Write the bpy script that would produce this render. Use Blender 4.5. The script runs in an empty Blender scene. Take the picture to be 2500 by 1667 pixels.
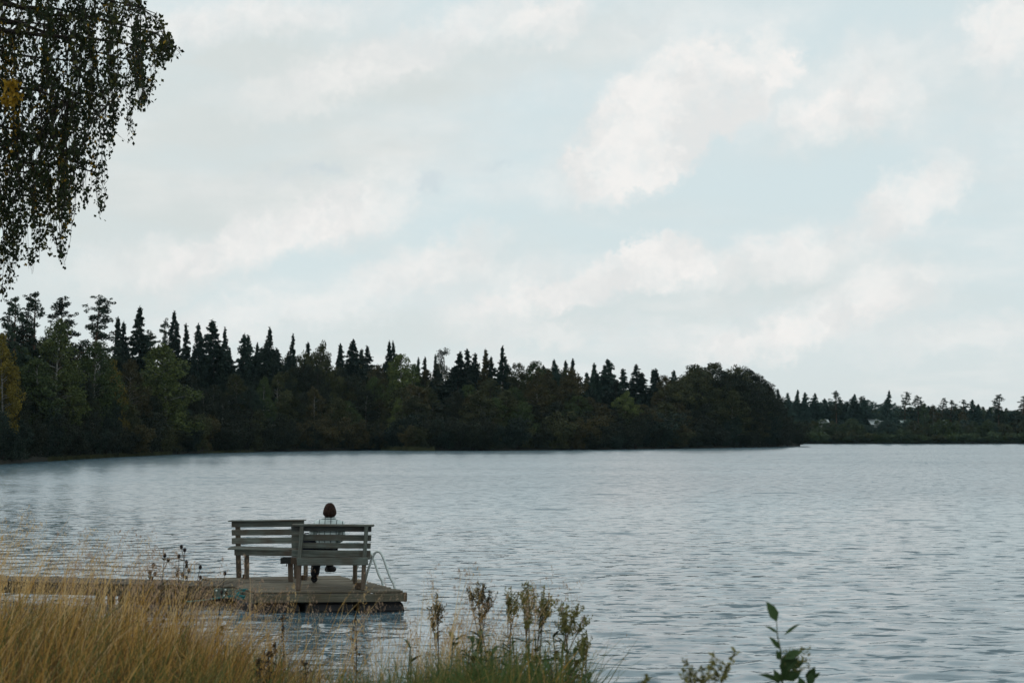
import bpy, bmesh, math, random
import numpy as np
from mathutils import Vector, Matrix

# ------------------------------------------------------------------ camera, sky, sun, exposure
scene = bpy.context.scene
COL = scene.collection
F = 3472.0                       # focal length of the photograph in its own pixels (50 mm on 36 mm)
CAMZ = 2.6                       # eye height above the lake
PITCH = math.atan(224.5 / F)
cam_data = bpy.data.cameras.new('camera')
cam_data.lens = 50.0
cam_data.sensor_width = 36.0
cam_data.clip_start = 0.1
cam_data.clip_end = 6000.0
cam_data.dof.use_dof = True
cam_data.dof.focus_distance = 23.0
cam_data.dof.aperture_fstop = 4.0
cam = bpy.data.objects.new('camera', cam_data)
COL.objects.link(cam)
cam.location = (0, 0, CAMZ)
cam.rotation_euler = (math.pi / 2 + PITCH, 0, 0)
scene.camera = cam

SUN_EL = math.radians(42)
SUN_AZ = math.radians(-62)       # clockwise from the view direction (+Y)
SKY_STRENGTH = 0.1

scene.view_settings.view_transform = 'Standard'
scene.view_settings.look = 'None'
scene.view_settings.gamma = 1.0
scene.view_settings.use_curve_mapping = False
scene.view_settings.exposure = 0.0

CP, SP = math.cos(PITCH), math.sin(PITCH)


def ray(x, y):
    u = (x - 1250.0) / F
    v = (833.5 - y) / F
    return Vector((u, CP - v * SP, SP + v * CP))


def at(x, y, d):
    """point seen at (x, y) of the photograph, d metres away along +Y"""
    r = ray(x, y)
    return Vector((0, 0, CAMZ)) + r * (d / r.y)


def on(x, y, z):
    """point of the level z seen at (x, y)"""
    r = ray(x, y)
    return Vector((0, 0, CAMZ)) + r * ((z - CAMZ) / r.z)


# ---- world
world = bpy.data.worlds.new('World')
scene.world = world
world.use_nodes = True
wt = world.node_tree
for n in list(wt.nodes):
    wt.nodes.remove(n)


def wn(kind, **kw):
    n = wt.nodes.new(kind)
    for k, v in kw.items():
        setattr(n, k, v)
    return n


def wl(a, b):
    wt.links.new(a, b)


def wmath(op, a, b=None, c=None, clamp=False):
    n = wn('ShaderNodeMath', operation=op, use_clamp=clamp)
    for i, v in enumerate((a, b, c)):
        if v is None:
            continue
        if isinstance(v, (int, float)):
            n.inputs[i].default_value = v
        else:
            wl(v, n.inputs[i])
    return n.outputs[0]


def wvec(op, a, b):
    n = wn('ShaderNodeVectorMath', operation=op)
    for i, v in enumerate((a, b)):
        if isinstance(v, tuple):
            n.inputs[i].default_value = v
        else:
            wl(v, n.inputs[i])
    return n.outputs[0]


def wmix(f, a, b):
    n = wn('ShaderNodeMix', data_type='RGBA')
    if isinstance(f, (int, float)):
        n.inputs[0].default_value = f
    else:
        wl(f, n.inputs[0])
    for i, v in ((6, a), (7, b)):
        if isinstance(v, tuple):
            n.inputs[i].default_value = v + (1,)
        else:
            wl(v, n.inputs[i])
    return n.outputs[2]


def wnoise(vec, scale, detail=6, rough=0.55):
    n = wn('ShaderNodeTexNoise')
    n.inputs['Scale'].default_value = scale
    n.inputs['Detail'].default_value = detail
    n.inputs['Roughness'].default_value = rough
    wl(vec, n.inputs['Vector'])
    return n


def wramp(v, a, b, lo=0.0, hi=1.0):
    n = wn('ShaderNodeMapRange', interpolation_type='SMOOTHSTEP')
    wl(v, n.inputs[0])
    n.inputs[1].default_value = a
    n.inputs[2].default_value = b
    n.inputs[3].default_value = lo
    n.inputs[4].default_value = hi
    return n.outputs[0]


sky = wn('ShaderNodeTexSky', sky_type='NISHITA')
sky.sun_disc = False
sky.sun_elevation = SUN_EL
sky.sun_rotation = SUN_AZ
sky.air_density = 1.0
sky.dust_density = 2.0
sky.ozone_density = 1.5
tc = wn('ShaderNodeTexCoord')
dirv = tc.outputs['Generated']
sep = wn('ShaderNodeSeparateXYZ')
wl(dirv, sep.inputs[0])
az = wmath('ARCTAN2', sep.outputs[0], sep.outputs[1])
el = wmath('ARCSINE', sep.outputs[2])
comb = wn('ShaderNodeCombineXYZ')
wl(az, comb.inputs[0])
wl(el, comb.inputs[1])
ang = comb.outputs[0]
w1 = wvec('SUBTRACT', wnoise(ang, 14, 3).outputs['Color'], (0.5, 0.5, 0.5))
w2 = wvec('SUBTRACT', wnoise(ang, 60, 6, 0.65).outputs['Color'], (0.5, 0.5, 0.5))
warp = wvec('ADD', wvec('ADD', ang, wvec('MULTIPLY', w1, (0.045, 0.035, 0))), wvec('MULTIPLY', w2, (0.042, 0.036, 0)))


def cloud(x, y, rx, ry, rot, power=1.0, edge=0.35):
    """soft patch of cloud in the direction of (x, y); radii in thousandths of a radian-ish pixel units"""
    r = ray(x, y).normalized()
    m = wn('ShaderNodeMapping', vector_type='TEXTURE')
    wl(warp, m.inputs[0])
    m.inputs[1].default_value = (math.atan2(r.x, r.y), math.asin(r.z), 0)
    m.inputs[2].default_value = (0, 0, math.radians(rot))
    m.inputs[3].default_value = (rx / F, ry / F, 1)
    ln = wn('ShaderNodeVectorMath', operation='LENGTH')
    wl(m.outputs[0], ln.inputs[0])
    return wramp(ln.outputs['Value'], 1.0, edge, 0.0, power)


def total(items):
    t = None
    for c in items:
        k = cloud(*c)
        t = k if t is None else wmath('ADD', t, k)
    return wmath('MINIMUM', t, 1.0)


white_list = [
    (1590, 300, 280, 165, 40, 1.0, 0.62), (1770, 215, 230, 120, 42, 0.85, 0.55), (1500, 400, 250, 95, 18, 0.8, 0.3), (1640, 240, 200, 130, 40, 0.6, 0.4),
    (1905, 150, 75, 70, 0, 0.8, 0.3), (2090, 210, 380, 150, 18, 0.62, 0.15), (2030, 280, 300, 90, 6, 0.5, 0.2),
    (2470, 70, 190, 130, 30, 0.9, 0.3), (2225, 480, 220, 95, 42, 0.85, 0.3),
    (1610, 640, 165, 90, 15, 1.0, 0.62), (1480, 680, 230, 70, 22, 0.8, 0.35), (1880, 640, 340, 90, 4, 0.8, 0.3),
    (1260, 745, 290, 65, 14, 0.7, 0.3), (2150, 715, 240, 80, 14, 0.8, 0.3), (2000, 800, 380, 60, 8, 0.55, 0.2),
    (640, 590, 380, 95, 24, 0.85, 0.3), (870, 520, 240, 100, 26, 0.7, 0.3), (1030, 655, 290, 85, 18, 0.75, 0.3),
    (960, 130, 620, 95, 18, 0.8, 0.2), (620, 40, 520, 80, 8, 0.75, 0.2), (1340, 60, 170, 75, 25, 0.7, 0.3),
    (350, 640, 320, 90, 12, 0.55, 0.2), (640, 770, 400, 60, 6, 0.5, 0.2), (1250, 700, 620, 80, 10, 0.4, 0.2),
    (1330, 820, 330, 50, 4, 0.5, 0.2), (1830, 840, 330, 50, 6, 0.55, 0.2), (2330, 830, 380, 65, 6, 0.45, 0.2),
]
grey_list = [
    (640, 320, 720, 380, 14, 0.95, 0.3), (1300, 130, 480, 130, 12, 0.6, 0.2), (500, 200, 380, 80, 10, 0.6, 0.2),
    (620, 470, 520, 90, 12, 0.8, 0.2), (250, 600, 520, 240, 0, 0.6, 0.2), (1180, 640, 260, 110, 16, 0.4, 0.2),
    (1800, 700, 620, 90, 6, 0.5, 0.2), (2050, 330, 360, 80, 12, 0.4, 0.2), (1250, 800, 1100, 80, 4, 0.5, 0.2),
]
blue_list = [(790, 412, 70, 30, 20, 0.8, 0.2), (1055, 447, 46, 38, 45, 0.8, 0.2), (1205, 412, 60, 22, 10, 0.5, 0.2),
             (700, 420, 110, 36, 10, 0.4, 0.2)]
white_m = total(white_list)
grey_m = total(grey_list)
blue_m = total(blue_list)
# general cover, the same all round the sky: a cloud sheet seen in perspective
den = wmath('ADD', wmath('MAXIMUM', sep.outputs[2], 0.0), 0.16)
pl = wn('ShaderNodeCombineXYZ')
wl(wmath('DIVIDE', sep.outputs[0], den), pl.inputs[0])
wl(wmath('DIVIDE', sep.outputs[1], den), pl.inputs[1])
sheet = wnoise(pl.outputs[0], 1.3, 9, 0.58).outputs['Fac']
streak = wn('ShaderNodeMapping')
wl(ang, streak.inputs[0])
streak.inputs[2].default_value = (0, 0, math.radians(-17))
streak.inputs[3].default_value = (6, 22, 1)
stn = wnoise(streak.outputs[0], 1.0, 7, 0.55).outputs['Fac']
fine = wnoise(ang, 45, 8, 0.6).outputs['Fac']
# clear air between the clouds: the physical sky seen through a thin bright veil
veil_low = wramp(el, 0.0, 0.16, 1.0, 0.0)
veil_col = wmix(veil_low, (6.85, 7.95, 8.15), (7.25, 7.95, 8.05))
base = wmix(0.92, sky.outputs[0], veil_col)
grey_f = wmath('MULTIPLY', wmath('ADD', grey_m, wmath('MULTIPLY', wramp(stn, 0.42, 0.72), 0.28)), wramp(stn, 0.25, 0.6, 0.6, 1.0), clamp=True)
c = wmix(grey_f, base, (6.7, 7.25, 7.2))
gen = wmath('MULTIPLY', wramp(sheet, 0.42, 0.70), 0.6)
wsum = wmath('ADD', white_m, wmath('MULTIPLY', gen, wmath('SUBTRACT', 1.0, white_m)))
wsum = wmath('MULTIPLY', wsum, wramp(fine, 0.25, 0.6, 0.62, 1.0), clamp=True)
puff = wramp(wnoise(warp, 17, 6, 0.6).outputs['Fac'], 0.36, 0.60)
c = wmix(wsum, c, wmix(puff, (7.75, 7.9, 7.85), (9.0, 8.9, 8.7)))
c = wmix(wmath('MULTIPLY', blue_m, 0.5), c, (5.7, 6.6, 7.1))
bg = wn('ShaderNodeBackground')
bg.inputs[1].default_value = SKY_STRENGTH
wl(c, bg.inputs[0])
wo = wn('ShaderNodeOutputWorld')
wl(bg.outputs[0], wo.inputs[0])

sun_data = bpy.data.lights.new('sun', 'SUN')
sun_data.energy = 0.6
sun_data.angle = math.radians(25)
sun_data.color = (1.0, 0.95, 0.88)
sun = bpy.data.objects.new('sun', sun_data)
COL.objects.link(sun)
sdir = Vector((math.sin(SUN_AZ) * math.cos(SUN_EL), math.cos(SUN_AZ) * math.cos(SUN_EL), math.sin(SUN_EL)))
sun.rotation_euler = (-sdir).to_track_quat('-Z', 'Y').to_euler()
sun.location = (-30, 20, 40)

# ------------------------------------------------------------------ helpers
rnd = random.Random(7)


def tag(o, label=None, cat=None, group=None, kind=None):
    for k, v in (('label', label), ('category', cat), ('group', group), ('kind', kind)):
        if v:
            o[k] = v
    return o


def empty(name, loc, label, cat, group=None):
    o = bpy.data.objects.new(name, None)
    o.empty_display_size = 0.2
    COL.objects.link(o)
    o.location = loc
    return tag(o, label, cat, group)


def link(name, mesh, parent=None, loc=None):
    o = bpy.data.objects.new(name, mesh)
    COL.objects.link(o)
    if parent is not None:
        o.parent = parent
    if loc is not None:
        o.location = loc
    return o


def wpos(o):
    """where the thing's root stands (roots are only moved, never turned, unless noted)"""
    p = Vector(o.location)
    while o.parent is not None:
        o = o.parent
        p += Vector(o.location)
    return p


def np_mesh(name, verts, faces, mat_index=None, mats=(), smooth=False):
    """verts (n,3); faces (m,k) with one k"""
    verts = np.asarray(verts, dtype=np.float32).reshape(-1, 3)
    faces = np.asarray(faces, dtype=np.int32)
    me = bpy.data.meshes.new(name)
    m, k = faces.shape
    me.vertices.add(len(verts))
    me.vertices.foreach_set('co', verts.ravel())
    me.loops.add(m * k)
    me.loops.foreach_set('vertex_index', faces.ravel())
    me.polygons.add(m)
    me.polygons.foreach_set('loop_start', np.arange(0, m * k, k, dtype=np.int32))
    me.polygons.foreach_set('loop_total', np.full(m, k, dtype=np.int32))
    for mt in mats:
        me.materials.append(mt)
    if mat_index is not None:
        me.polygons.foreach_set('material_index', np.asarray(mat_index, dtype=np.int32))
    if smooth:
        me.polygons.foreach_set('use_smooth', np.ones(m, dtype=bool))
    me.update(calc_edges=True)
    me.validate()
    return me


class MB:
    """gathers shapes into one mesh"""

    def __init__(self):
        self.v, self.f = [], []

    def add(self, vs, fs):
        o = len(self.v)
        self.v += [tuple(p) for p in vs]
        self.f += [tuple(i + o for i in f) for f in fs]

    def box(self, c, s, rot=None):
        c = Vector(c)
        h = [Vector((x * s[0] / 2, y * s[1] / 2, z * s[2] / 2)) for x in (-1, 1) for y in (-1, 1) for z in (-1, 1)]
        if rot:
            h = [rot @ p for p in h]
        self.add([c + p for p in h], [(0, 1, 3, 2), (4, 6, 7, 5), (0, 4, 5, 1), (2, 3, 7, 6), (0, 2, 6, 4), (1, 5, 7, 3)])

    def tube(self, pts, rad, n=6, cap=True):
        pts = [Vector(p) for p in pts]
        if not isinstance(rad, (list, tuple)):
            rad = [rad] * len(pts)
        vs, fs = [], []
        up = Vector((0.13, 0.31, 0.94))
        for i, p in enumerate(pts):
            t = (pts[min(i + 1, len(pts) - 1)] - pts[max(i - 1, 0)])
            if t.length < 1e-9:
                t = Vector((0, 0, 1))
            t.normalize()
            a = t.cross(up)
            if a.length < 0.05:
                a = t.cross(Vector((1, 0, 0)))
            a.normalize()
            b = t.cross(a)
            up = -b if False else up
            for k in range(n):
                q = 2 * math.pi * k / n
                vs.append(p + (a * math.cos(q) + b * math.sin(q)) * rad[i])
        for i in range(len(pts) - 1):
            for k in range(n):
                fs.append((i * n + k, i * n + (k + 1) % n, (i + 1) * n + (k + 1) % n, (i + 1) * n + k))
        if cap:
            fs.append(tuple(range(n - 1, -1, -1)))
            fs.append(tuple((len(pts) - 1) * n + k for k in range(n)))
        self.add(vs, fs)

    def ball(self, c, r, n=8, m=5):
        if not isinstance(r, (tuple, list)):
            r = (r, r, r)
        vs, fs = [], []
        c = Vector(c)
        for j in range(1, m):
            t = math.pi * j / m
            for k in range(n):
                q = 2 * math.pi * k / n
                vs.append(c + Vector((r[0] * math.sin(t) * math.cos(q), r[1] * math.sin(t) * math.sin(q), r[2] * math.cos(t))))
        a = len(vs)
        vs += [c + Vector((0, 0, r[2])), c - Vector((0, 0, r[2]))]
        for j in range(m - 2):
            for k in range(n):
                fs.append((j * n + k, (j + 1) * n + k, (j + 1) * n + (k + 1) % n, j * n + (k + 1) % n))
        for k in range(n):
            fs.append((a, k, (k + 1) % n))
            fs.append((a + 1, (m - 2) * n + (k + 1) % n, (m - 2) * n + k))
        self.add(vs, fs)

    def leaf(self, base, tip, w, nrm, fold=0.15, bend=0.1):
        """pointed leaf blade with a folded midrib: 8 triangles"""
        base, tip = Vector(base), Vector(tip)
        d = tip - base
        L = d.length
        s = d.cross(nrm)
        if s.length < 1e-6:
            s = d.cross(Vector((1, 0, 0.3)))
        s.normalize()
        n = s.cross(d).normalized()
        m1, m2 = base + d * 0.33 + n * bend * L * 0.6, base + d * 0.66 + n * bend * L * 0.7
        vs = [base, m1, m2, tip, m1 + s * w / 2 + n * fold * w, m1 - s * w / 2 + n * fold * w,
              m2 + s * w * 0.4 + n * fold * w, m2 - s * w * 0.4 + n * fold * w]
        self.add(vs, [(0, 1, 4), (0, 5, 1), (1, 2, 6, 4), (1, 5, 7, 2), (2, 3, 6), (2, 7, 3)])

    def mesh(self, name, mats, smooth=False):
        me = bpy.data.meshes.new(name)
        me.from_pydata(self.v, [], self.f)
        for m in (mats if isinstance(mats, (list, tuple)) else [mats]):
            me.materials.append(m)
        if smooth:
            for p in me.polygons:
                p.use_smooth = True
        me.update()
        return me

    def build(self, name, mat, parent=None, smooth=False):
        """vertices are given in world space; the object's origin stays at its parent's"""
        if parent is not None:
            o = wpos(parent)
            self.v = [(a - o.x, b - o.y, c - o.z) for a, b, c in self.v]
        return link(name, self.mesh(name, mat, smooth), parent)


# ------------------------------------------------------------------ materials
def new_mat(name):
    m = bpy.data.materials.new(name)
    m.use_nodes = True
    nt = m.node_tree
    b = nt.nodes['Principled BSDF']
    return m, nt, b


def mnode(nt, kind, **kw):
    n = nt.nodes.new(kind)
    for k, v in kw.items():
        setattr(n, k, v)
    return n


def plain(name, col, rough=0.8, metal=0.0, spec=0.3, var=0.25, scale=30.0):
    m, nt, b = new_mat(name)
    t = mnode(nt, 'ShaderNodeTexCoord')
    nz = mnode(nt, 'ShaderNodeTexNoise')
    nz.inputs['Scale'].default_value = scale
    nz.inputs['Detail'].default_value = 5
    nt.links.new(t.outputs['Object'], nz.inputs['Vector'])
    r = mnode(nt, 'ShaderNodeValToRGB')
    r.color_ramp.elements[0].position = 0.3
    r.color_ramp.elements[1].position = 0.7
    r.color_ramp.elements[0].color = tuple(x * (1 - var) for x in col) + (1,)
    r.color_ramp.elements[1].color = tuple(min(1, x * (1 + var)) for x in col) + (1,)
    nt.links.new(nz.outputs['Fac'], r.inputs[0])
    nt.links.new(r.outputs[0], b.inputs['Base Color'])
    b.inputs['Roughness'].default_value = rough
    b.inputs['Metallic'].default_value = metal
    b.inputs['Specular IOR Level'].default_value = spec
    return m


def foliage(name, dark, light, scale=0.7, spec=0.15, rough=0.7, trans=0.0):
    """leaf colour that differs from clump to clump and a little from tree to tree"""
    m, nt, b = new_mat(name)
    t = mnode(nt, 'ShaderNodeTexCoord')
    nz = mnode(nt, 'ShaderNodeTexNoise')
    nz.inputs['Scale'].default_value = scale
    nz.inputs['Detail'].default_value = 4
    nz.inputs['Roughness'].default_value = 0.7
    nt.links.new(t.outputs['Object'], nz.inputs['Vector'])
    mr = mnode(nt, 'ShaderNodeMapRange')
    mr.inputs[1].default_value = 0.33
    mr.inputs[2].default_value = 0.67
    nt.links.new(nz.outputs['Fac'], mr.inputs[0])
    mx = mnode(nt, 'ShaderNodeMix', data_type='RGBA')
    nt.links.new(mr.outputs[0], mx.inputs[0])
    mx.inputs[6].default_value = tuple(dark) + (1,)
    mx.inputs[7].default_value = tuple(light) + (1,)
    oi = mnode(nt, 'ShaderNodeObjectInfo')
    hs = mnode(nt, 'ShaderNodeHueSaturation')
    m2 = mnode(nt, 'ShaderNodeMapRange')
    m2.inputs[3].default_value = 0.75
    m2.inputs[4].default_value = 1.2
    nt.links.new(oi.outputs['Random'], m2.inputs[0])
    nt.links.new(m2.outputs[0], hs.inputs['Value'])
    nt.links.new(mx.outputs[2], hs.inputs['Color'])
    nt.links.new(hs.outputs[0], b.inputs['Base Color'])
    b.inputs['Roughness'].default_value = rough
    b.inputs['Specular IOR Level'].default_value = spec
    if trans > 0:
        tr = mnode(nt, 'ShaderNodeBsdfTranslucent')
        nt.links.new(hs.outputs[0], tr.inputs[0])
        ms = mnode(nt, 'ShaderNodeMixShader')
        ms.inputs[0].default_value = trans
        nt.links.new(b.outputs[0], ms.inputs[1])
        nt.links.new(tr.outputs[0], ms.inputs[2])
        nt.links.new(ms.outputs[0], nt.nodes['Material Output'].inputs[0])
    return m


def wood(name, grey, brown, moss=None, gain=1.0):
    """weathered board: grain runs along the board's own X axis"""
    m, nt, b = new_mat(name)
    t = mnode(nt, 'ShaderNodeTexCoord')
    oi = mnode(nt, 'ShaderNodeObjectInfo')
    off = mnode(nt, 'ShaderNodeVectorMath', operation='ADD')
    mul = mnode(nt, 'ShaderNodeMath', operation='MULTIPLY')
    mul.inputs[1].default_value = 37.0
    nt.links.new(oi.outputs['Random'], mul.inputs[0])
    nt.links.new(t.outputs['Object'], off.inputs[0])
    nt.links.new(mul.outputs[0], off.inputs[1])
    mp = mnode(nt, 'ShaderNodeMapping')
    mp.inputs[3].default_value = (1.6, 34, 34)
    nt.links.new(off.outputs[0], mp.inputs[0])
    g = mnode(nt, 'ShaderNodeTexNoise')
    g.inputs['Scale'].default_value = 1.6
    g.inputs['Detail'].default_value = 6
    g.inputs['Roughness'].default_value = 0.65
    nt.links.new(mp.outputs[0], g.inputs['Vector'])
    p = mnode(nt, 'ShaderNodeTexNoise')
    p.inputs['Scale'].default_value = 3.2
    p.inputs['Detail'].default_value = 4
    nt.links.new(off.outputs[0], p.inputs['Vector'])
    r1 = mnode(nt, 'ShaderNodeValToRGB')
    r1.color_ramp.elements[0].position = 0.34
    r1.color_ramp.elements[1].position = 0.66
    r1.color_ramp.elements[0].color = tuple(x * 0.45 * gain for x in grey) + (1,)
    r1.color_ramp.elements[1].color = tuple(x * 1.25 * gain for x in grey) + (1,)
    nt.links.new(g.outputs['Fac'], r1.inputs[0])
    mx = mnode(nt, 'ShaderNodeMix', data_type='RGBA')
    mr = mnode(nt, 'ShaderNodeMapRange')
    mr.inputs[1].default_value = 0.42
    mr.inputs[2].default_value = 0.68
    nt.links.new(p.outputs['Fac'], mr.inputs[0])
    nt.links.new(mr.outputs[0], mx.inputs[0])
    nt.links.new(r1.outputs[0], mx.inputs[6])
    mx.inputs[7].default_value = tuple(x * gain for x in brown) + (1,)
    hs = mnode(nt, 'ShaderNodeHueSaturation')
    m2 = mnode(nt, 'ShaderNodeMapRange')
    m2.inputs[3].default_value = 0.8
    m2.inputs[4].default_value = 1.2
    nt.links.new(oi.outputs['Random'], m2.inputs[0])
    nt.links.new(m2.outputs[0], hs.inputs['Value'])
    nt.links.new(mx.outputs[2], hs.inputs['Color'])
    nt.links.new(hs.outputs[0], b.inputs['Base Color'])
    b.inputs['Roughness'].default_value = 0.85
    b.inputs['Specular IOR Level'].default_value = 0.2
    bp = mnode(nt, 'ShaderNodeBump')
    bp.inputs['Strength'].default_value = 0.5
    bp.inputs['Distance'].default_value = 0.004
    nt.links.new(g.outputs['Fac'], bp.inputs['Height'])
    nt.links.new(bp.outputs[0], b.inputs['Normal'])
    return m


M = {}
M['bench_wood'] = wood('bench wood', (0.150, 0.165, 0.143), (0.105, 0.088, 0.068))
M['bench_leg'] = wood('bench leg wood', (0.17, 0.145, 0.11), (0.115, 0.08, 0.058))
M['bench_shaded'] = wood('dark bench wood', (0.075, 0.085, 0.08), (0.055, 0.05, 0.045))  # same bench wood with shade put into the colour
M['deck_wood'] = wood('deck wood', (0.160, 0.142, 0.105), (0.105, 0.086, 0.06))
M['walk_wood'] = wood('walkway wood', (0.10, 0.085, 0.062), (0.07, 0.056, 0.038))
M['fascia_wood'] = wood('fascia wood', (0.15, 0.14, 0.105), (0.11, 0.09, 0.06))
M['brown_wood'] = wood('brown wood', (0.12, 0.085, 0.055), (0.09, 0.06, 0.04))
M['float'] = plain('black float plastic', (0.012, 0.012, 0.014), 0.5, var=0.4, scale=6)
M['steel'] = plain('galvanised tube', (0.62, 0.67, 0.65), 0.4, 0.15, 0.5, 0.1)
M['plate'] = plain('weathered green steel', (0.11, 0.135, 0.11), 0.7, 0.1, 0.3, 0.25)
M['bolt'] = plain('bright bolt', (0.7, 0.75, 0.72), 0.35, 0.5)
M['rope'] = plain('teal rope', (0.02, 0.16, 0.165), 0.8, var=0.35, scale=60)
M['bark'] = plain('conifer bark', (0.05, 0.038, 0.03), 0.95, var=0.4, scale=3)
M['pine_bark'] = plain('pine bark', (0.095, 0.06, 0.042), 0.95, var=0.4, scale=3)
M['birch_bark'] = plain('birch bark', (0.22, 0.21, 0.19), 0.9, var=0.6, scale=5)
M['twig'] = plain('twig', (0.035, 0.026, 0.022), 0.9, var=0.3)
M['spruce'] = foliage('spruce needles', (0.009, 0.016, 0.012), (0.024, 0.037, 0.025))
M['blue_spruce'] = foliage('grey green needles', (0.018, 0.034, 0.027), (0.042, 0.068, 0.05))
M['pine'] = foliage('pine needles', (0.016, 0.028, 0.019), (0.05, 0.072, 0.044))
M['olive'] = foliage('olive leaves', (0.024, 0.028, 0.011), (0.07, 0.07, 0.026))
M['green'] = foliage('green leaves', (0.026, 0.043, 0.014), (0.072, 0.095, 0.03))
M['birch'] = foliage('birch leaves', (0.045, 0.065, 0.018), (0.12, 0.14, 0.04))
M['yellow'] = foliage('yellowing leaves', (0.085, 0.075, 0.014), (0.24, 0.175, 0.022))
M['brown'] = foliage('browning leaves', (0.026, 0.024, 0.01), (0.08, 0.063, 0.022))
M['red'] = foliage('reddening leaves', (0.024, 0.015, 0.009), (0.07, 0.034, 0.018))
M['hazed_spruce'] = foliage('far spruce needles', (0.026, 0.048, 0.040), (0.056, 0.090, 0.072))  # teal haze of the distance mixed into the needle colour
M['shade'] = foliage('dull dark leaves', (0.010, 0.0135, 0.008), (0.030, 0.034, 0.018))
M['far'] = foliage('haze tinted leaves', (0.038, 0.06, 0.034), (0.085, 0.11, 0.048))  # lighter and greener, distance haze put into the leaf colour

# ------------------------------------------------------------------ shorelines and land
SHORE = [(-2600, 42), (-1500, 62), (-700, 86), (-300, 103), (0, 120), (180, 143), (350, 167), (500, 190), (700, 208), (930, 224),
         (1000, 216), (1200, 216), (1480, 231), (1750, 257), (1880, 275), (1974, 300), (1990, 330)]


def lerp_tab(tab, x):
    if x <= tab[0][0]:
        return tab[0][1]
    for (a, b), (c_, d) in zip(tab, tab[1:]):
        if x <= c_:
            return b + (d - b) * (x - a) / (c_ - a)
    return tab[-1][1]


def shore_d(x):
    return lerp_tab(SHORE, x)


FAR_D = 362.0


def land_z(off):
    return 0.25 + 2.2 * (1 - math.exp(-max(off, 0) / 22.0))


def far_z(off):
    return 0.25 + 3.5 * (1 - math.exp(-max(off, 0) / 30.0)) + 4.0 * max(0, min(1, (off - 60) / 300))


def pxX(x, d):
    return (x - 1250.0) / F * d * CP


def smooth01(t):
    t = max(0.0, min(1.0, t))
    return t * t * (3 - 2 * t)


def water_edge(X):
    """where the near bank meets the water"""
    e = 11.4
    e += 2.6 * smooth01((-X - 0.2) / 4.5)
    e += 9.0 * smooth01((-X - 5.0) / 8.0)
    e -= 2.2 * smooth01((X - 1.0) / 6.0)
    return e + 0.25 * math.sin(X * 1.7) + 0.15 * math.sin(X * 4.1 + 1)


def bank_z(X, Y):
    e = water_edge(X)
    t = e - Y
    if t < 0:
        return max(-1.45, 0.28 * t)
    z = 0.98 * smooth01((t + 0.5) / 5.2) + 0.03 * min(t, 1.0) - 0.03
    return z + 0.04 * math.sin(X * 2.3 + Y) + 0.03 * math.sin(Y * 3.1 - X * 1.3)


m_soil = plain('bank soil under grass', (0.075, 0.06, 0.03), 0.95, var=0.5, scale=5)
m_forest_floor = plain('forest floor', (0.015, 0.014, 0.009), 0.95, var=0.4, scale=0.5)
m_bed = plain('lake bed', (0.06, 0.055, 0.04), 0.95, var=0.3, scale=0.2)

# lake bed sheet, reaches the horizon
mb = MB()
mb.add([(-2800, -2800, -1.6), (2800, -2800, -1.6), (2800, 2800, -1.6), (-2800, 2800, -1.6)], [(0, 1, 2, 3)])
tag(mb.build('ground', m_bed), kind='structure', label='lake bed and low ground under everything')

# near bank
xs = np.linspace(-26, 22, 150)
ys = np.linspace(-14, 26, 130)
vs = np.array([(x, y, bank_z(x, y)) for y in ys for x in xs])
nx, ny = len(xs), len(ys)
fi = np.array([(j * nx + i, j * nx + i + 1, (j + 1) * nx + i + 1, (j + 1) * nx + i) for j in range(ny - 1) for i in range(nx - 1)])
bank = link('bank', np_mesh('bank', vs, fi, mats=[m_soil], smooth=True))
tag(bank, kind='structure', label='grassy near bank of the lake')


def land(name, xs_, dfun, zfun, offs, label, taper=False):
    vs, fs = [], []
    for x in xs_:
        d0 = dfun(x)
        for o in offs:
            if taper and x > 1700:
                o = min(o, 1.0 + 260 * (max(0, 1962 - x) / 262.0) ** 1.5)
            d = d0 + o
            z = zfun(o) if o > 0 else (-0.35 if o < -0.5 else 0.02)
            wob = 0.4 * math.sin(x * 0.05) + 0.3 * math.sin(x * 0.13 + 1)
            vs.append((pxX(x, d), d + (wob if abs(o) < 3 else 0), z))
    k = len(offs)
    for i in range(len(xs_) - 1):
        for j in range(k - 1):
            fs.append((i * k + j, (i + 1) * k + j, (i + 1) * k + j + 1, i * k + j + 1))
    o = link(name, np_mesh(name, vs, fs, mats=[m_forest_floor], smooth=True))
    return tag(o, kind='structure', label=label)


land('terrain', list(range(-2600, 1960, 40)) + [1952], shore_d, land_z, [-4, 0, 0.7, 2, 6, 15, 40, 90, 200, 500],
     'wooded point of land across the lake', True)
land('terrain', list(range(1200, 5200, 50)), lambda x: FAR_D, far_z, [-5, 0, 1, 3, 10, 40, 100, 300, 700],
     'far wooded shore beyond the point')

# ------------------------------------------------------------------ water
wm, nt, b = new_mat('lake water')
b.inputs['Base Color'].default_value = (0.068, 0.122, 0.152, 1)
b.inputs['Roughness'].default_value = 0.04
b.inputs['IOR'].default_value = 2.0
b.inputs['Specular IOR Level'].default_value = 0.5
geo = mnode(nt, 'ShaderNodeNewGeometry')
sy_ = mnode(nt, 'ShaderNodeSeparateXYZ')
nt.links.new(geo.outputs['Position'], sy_.inputs[0])


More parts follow.
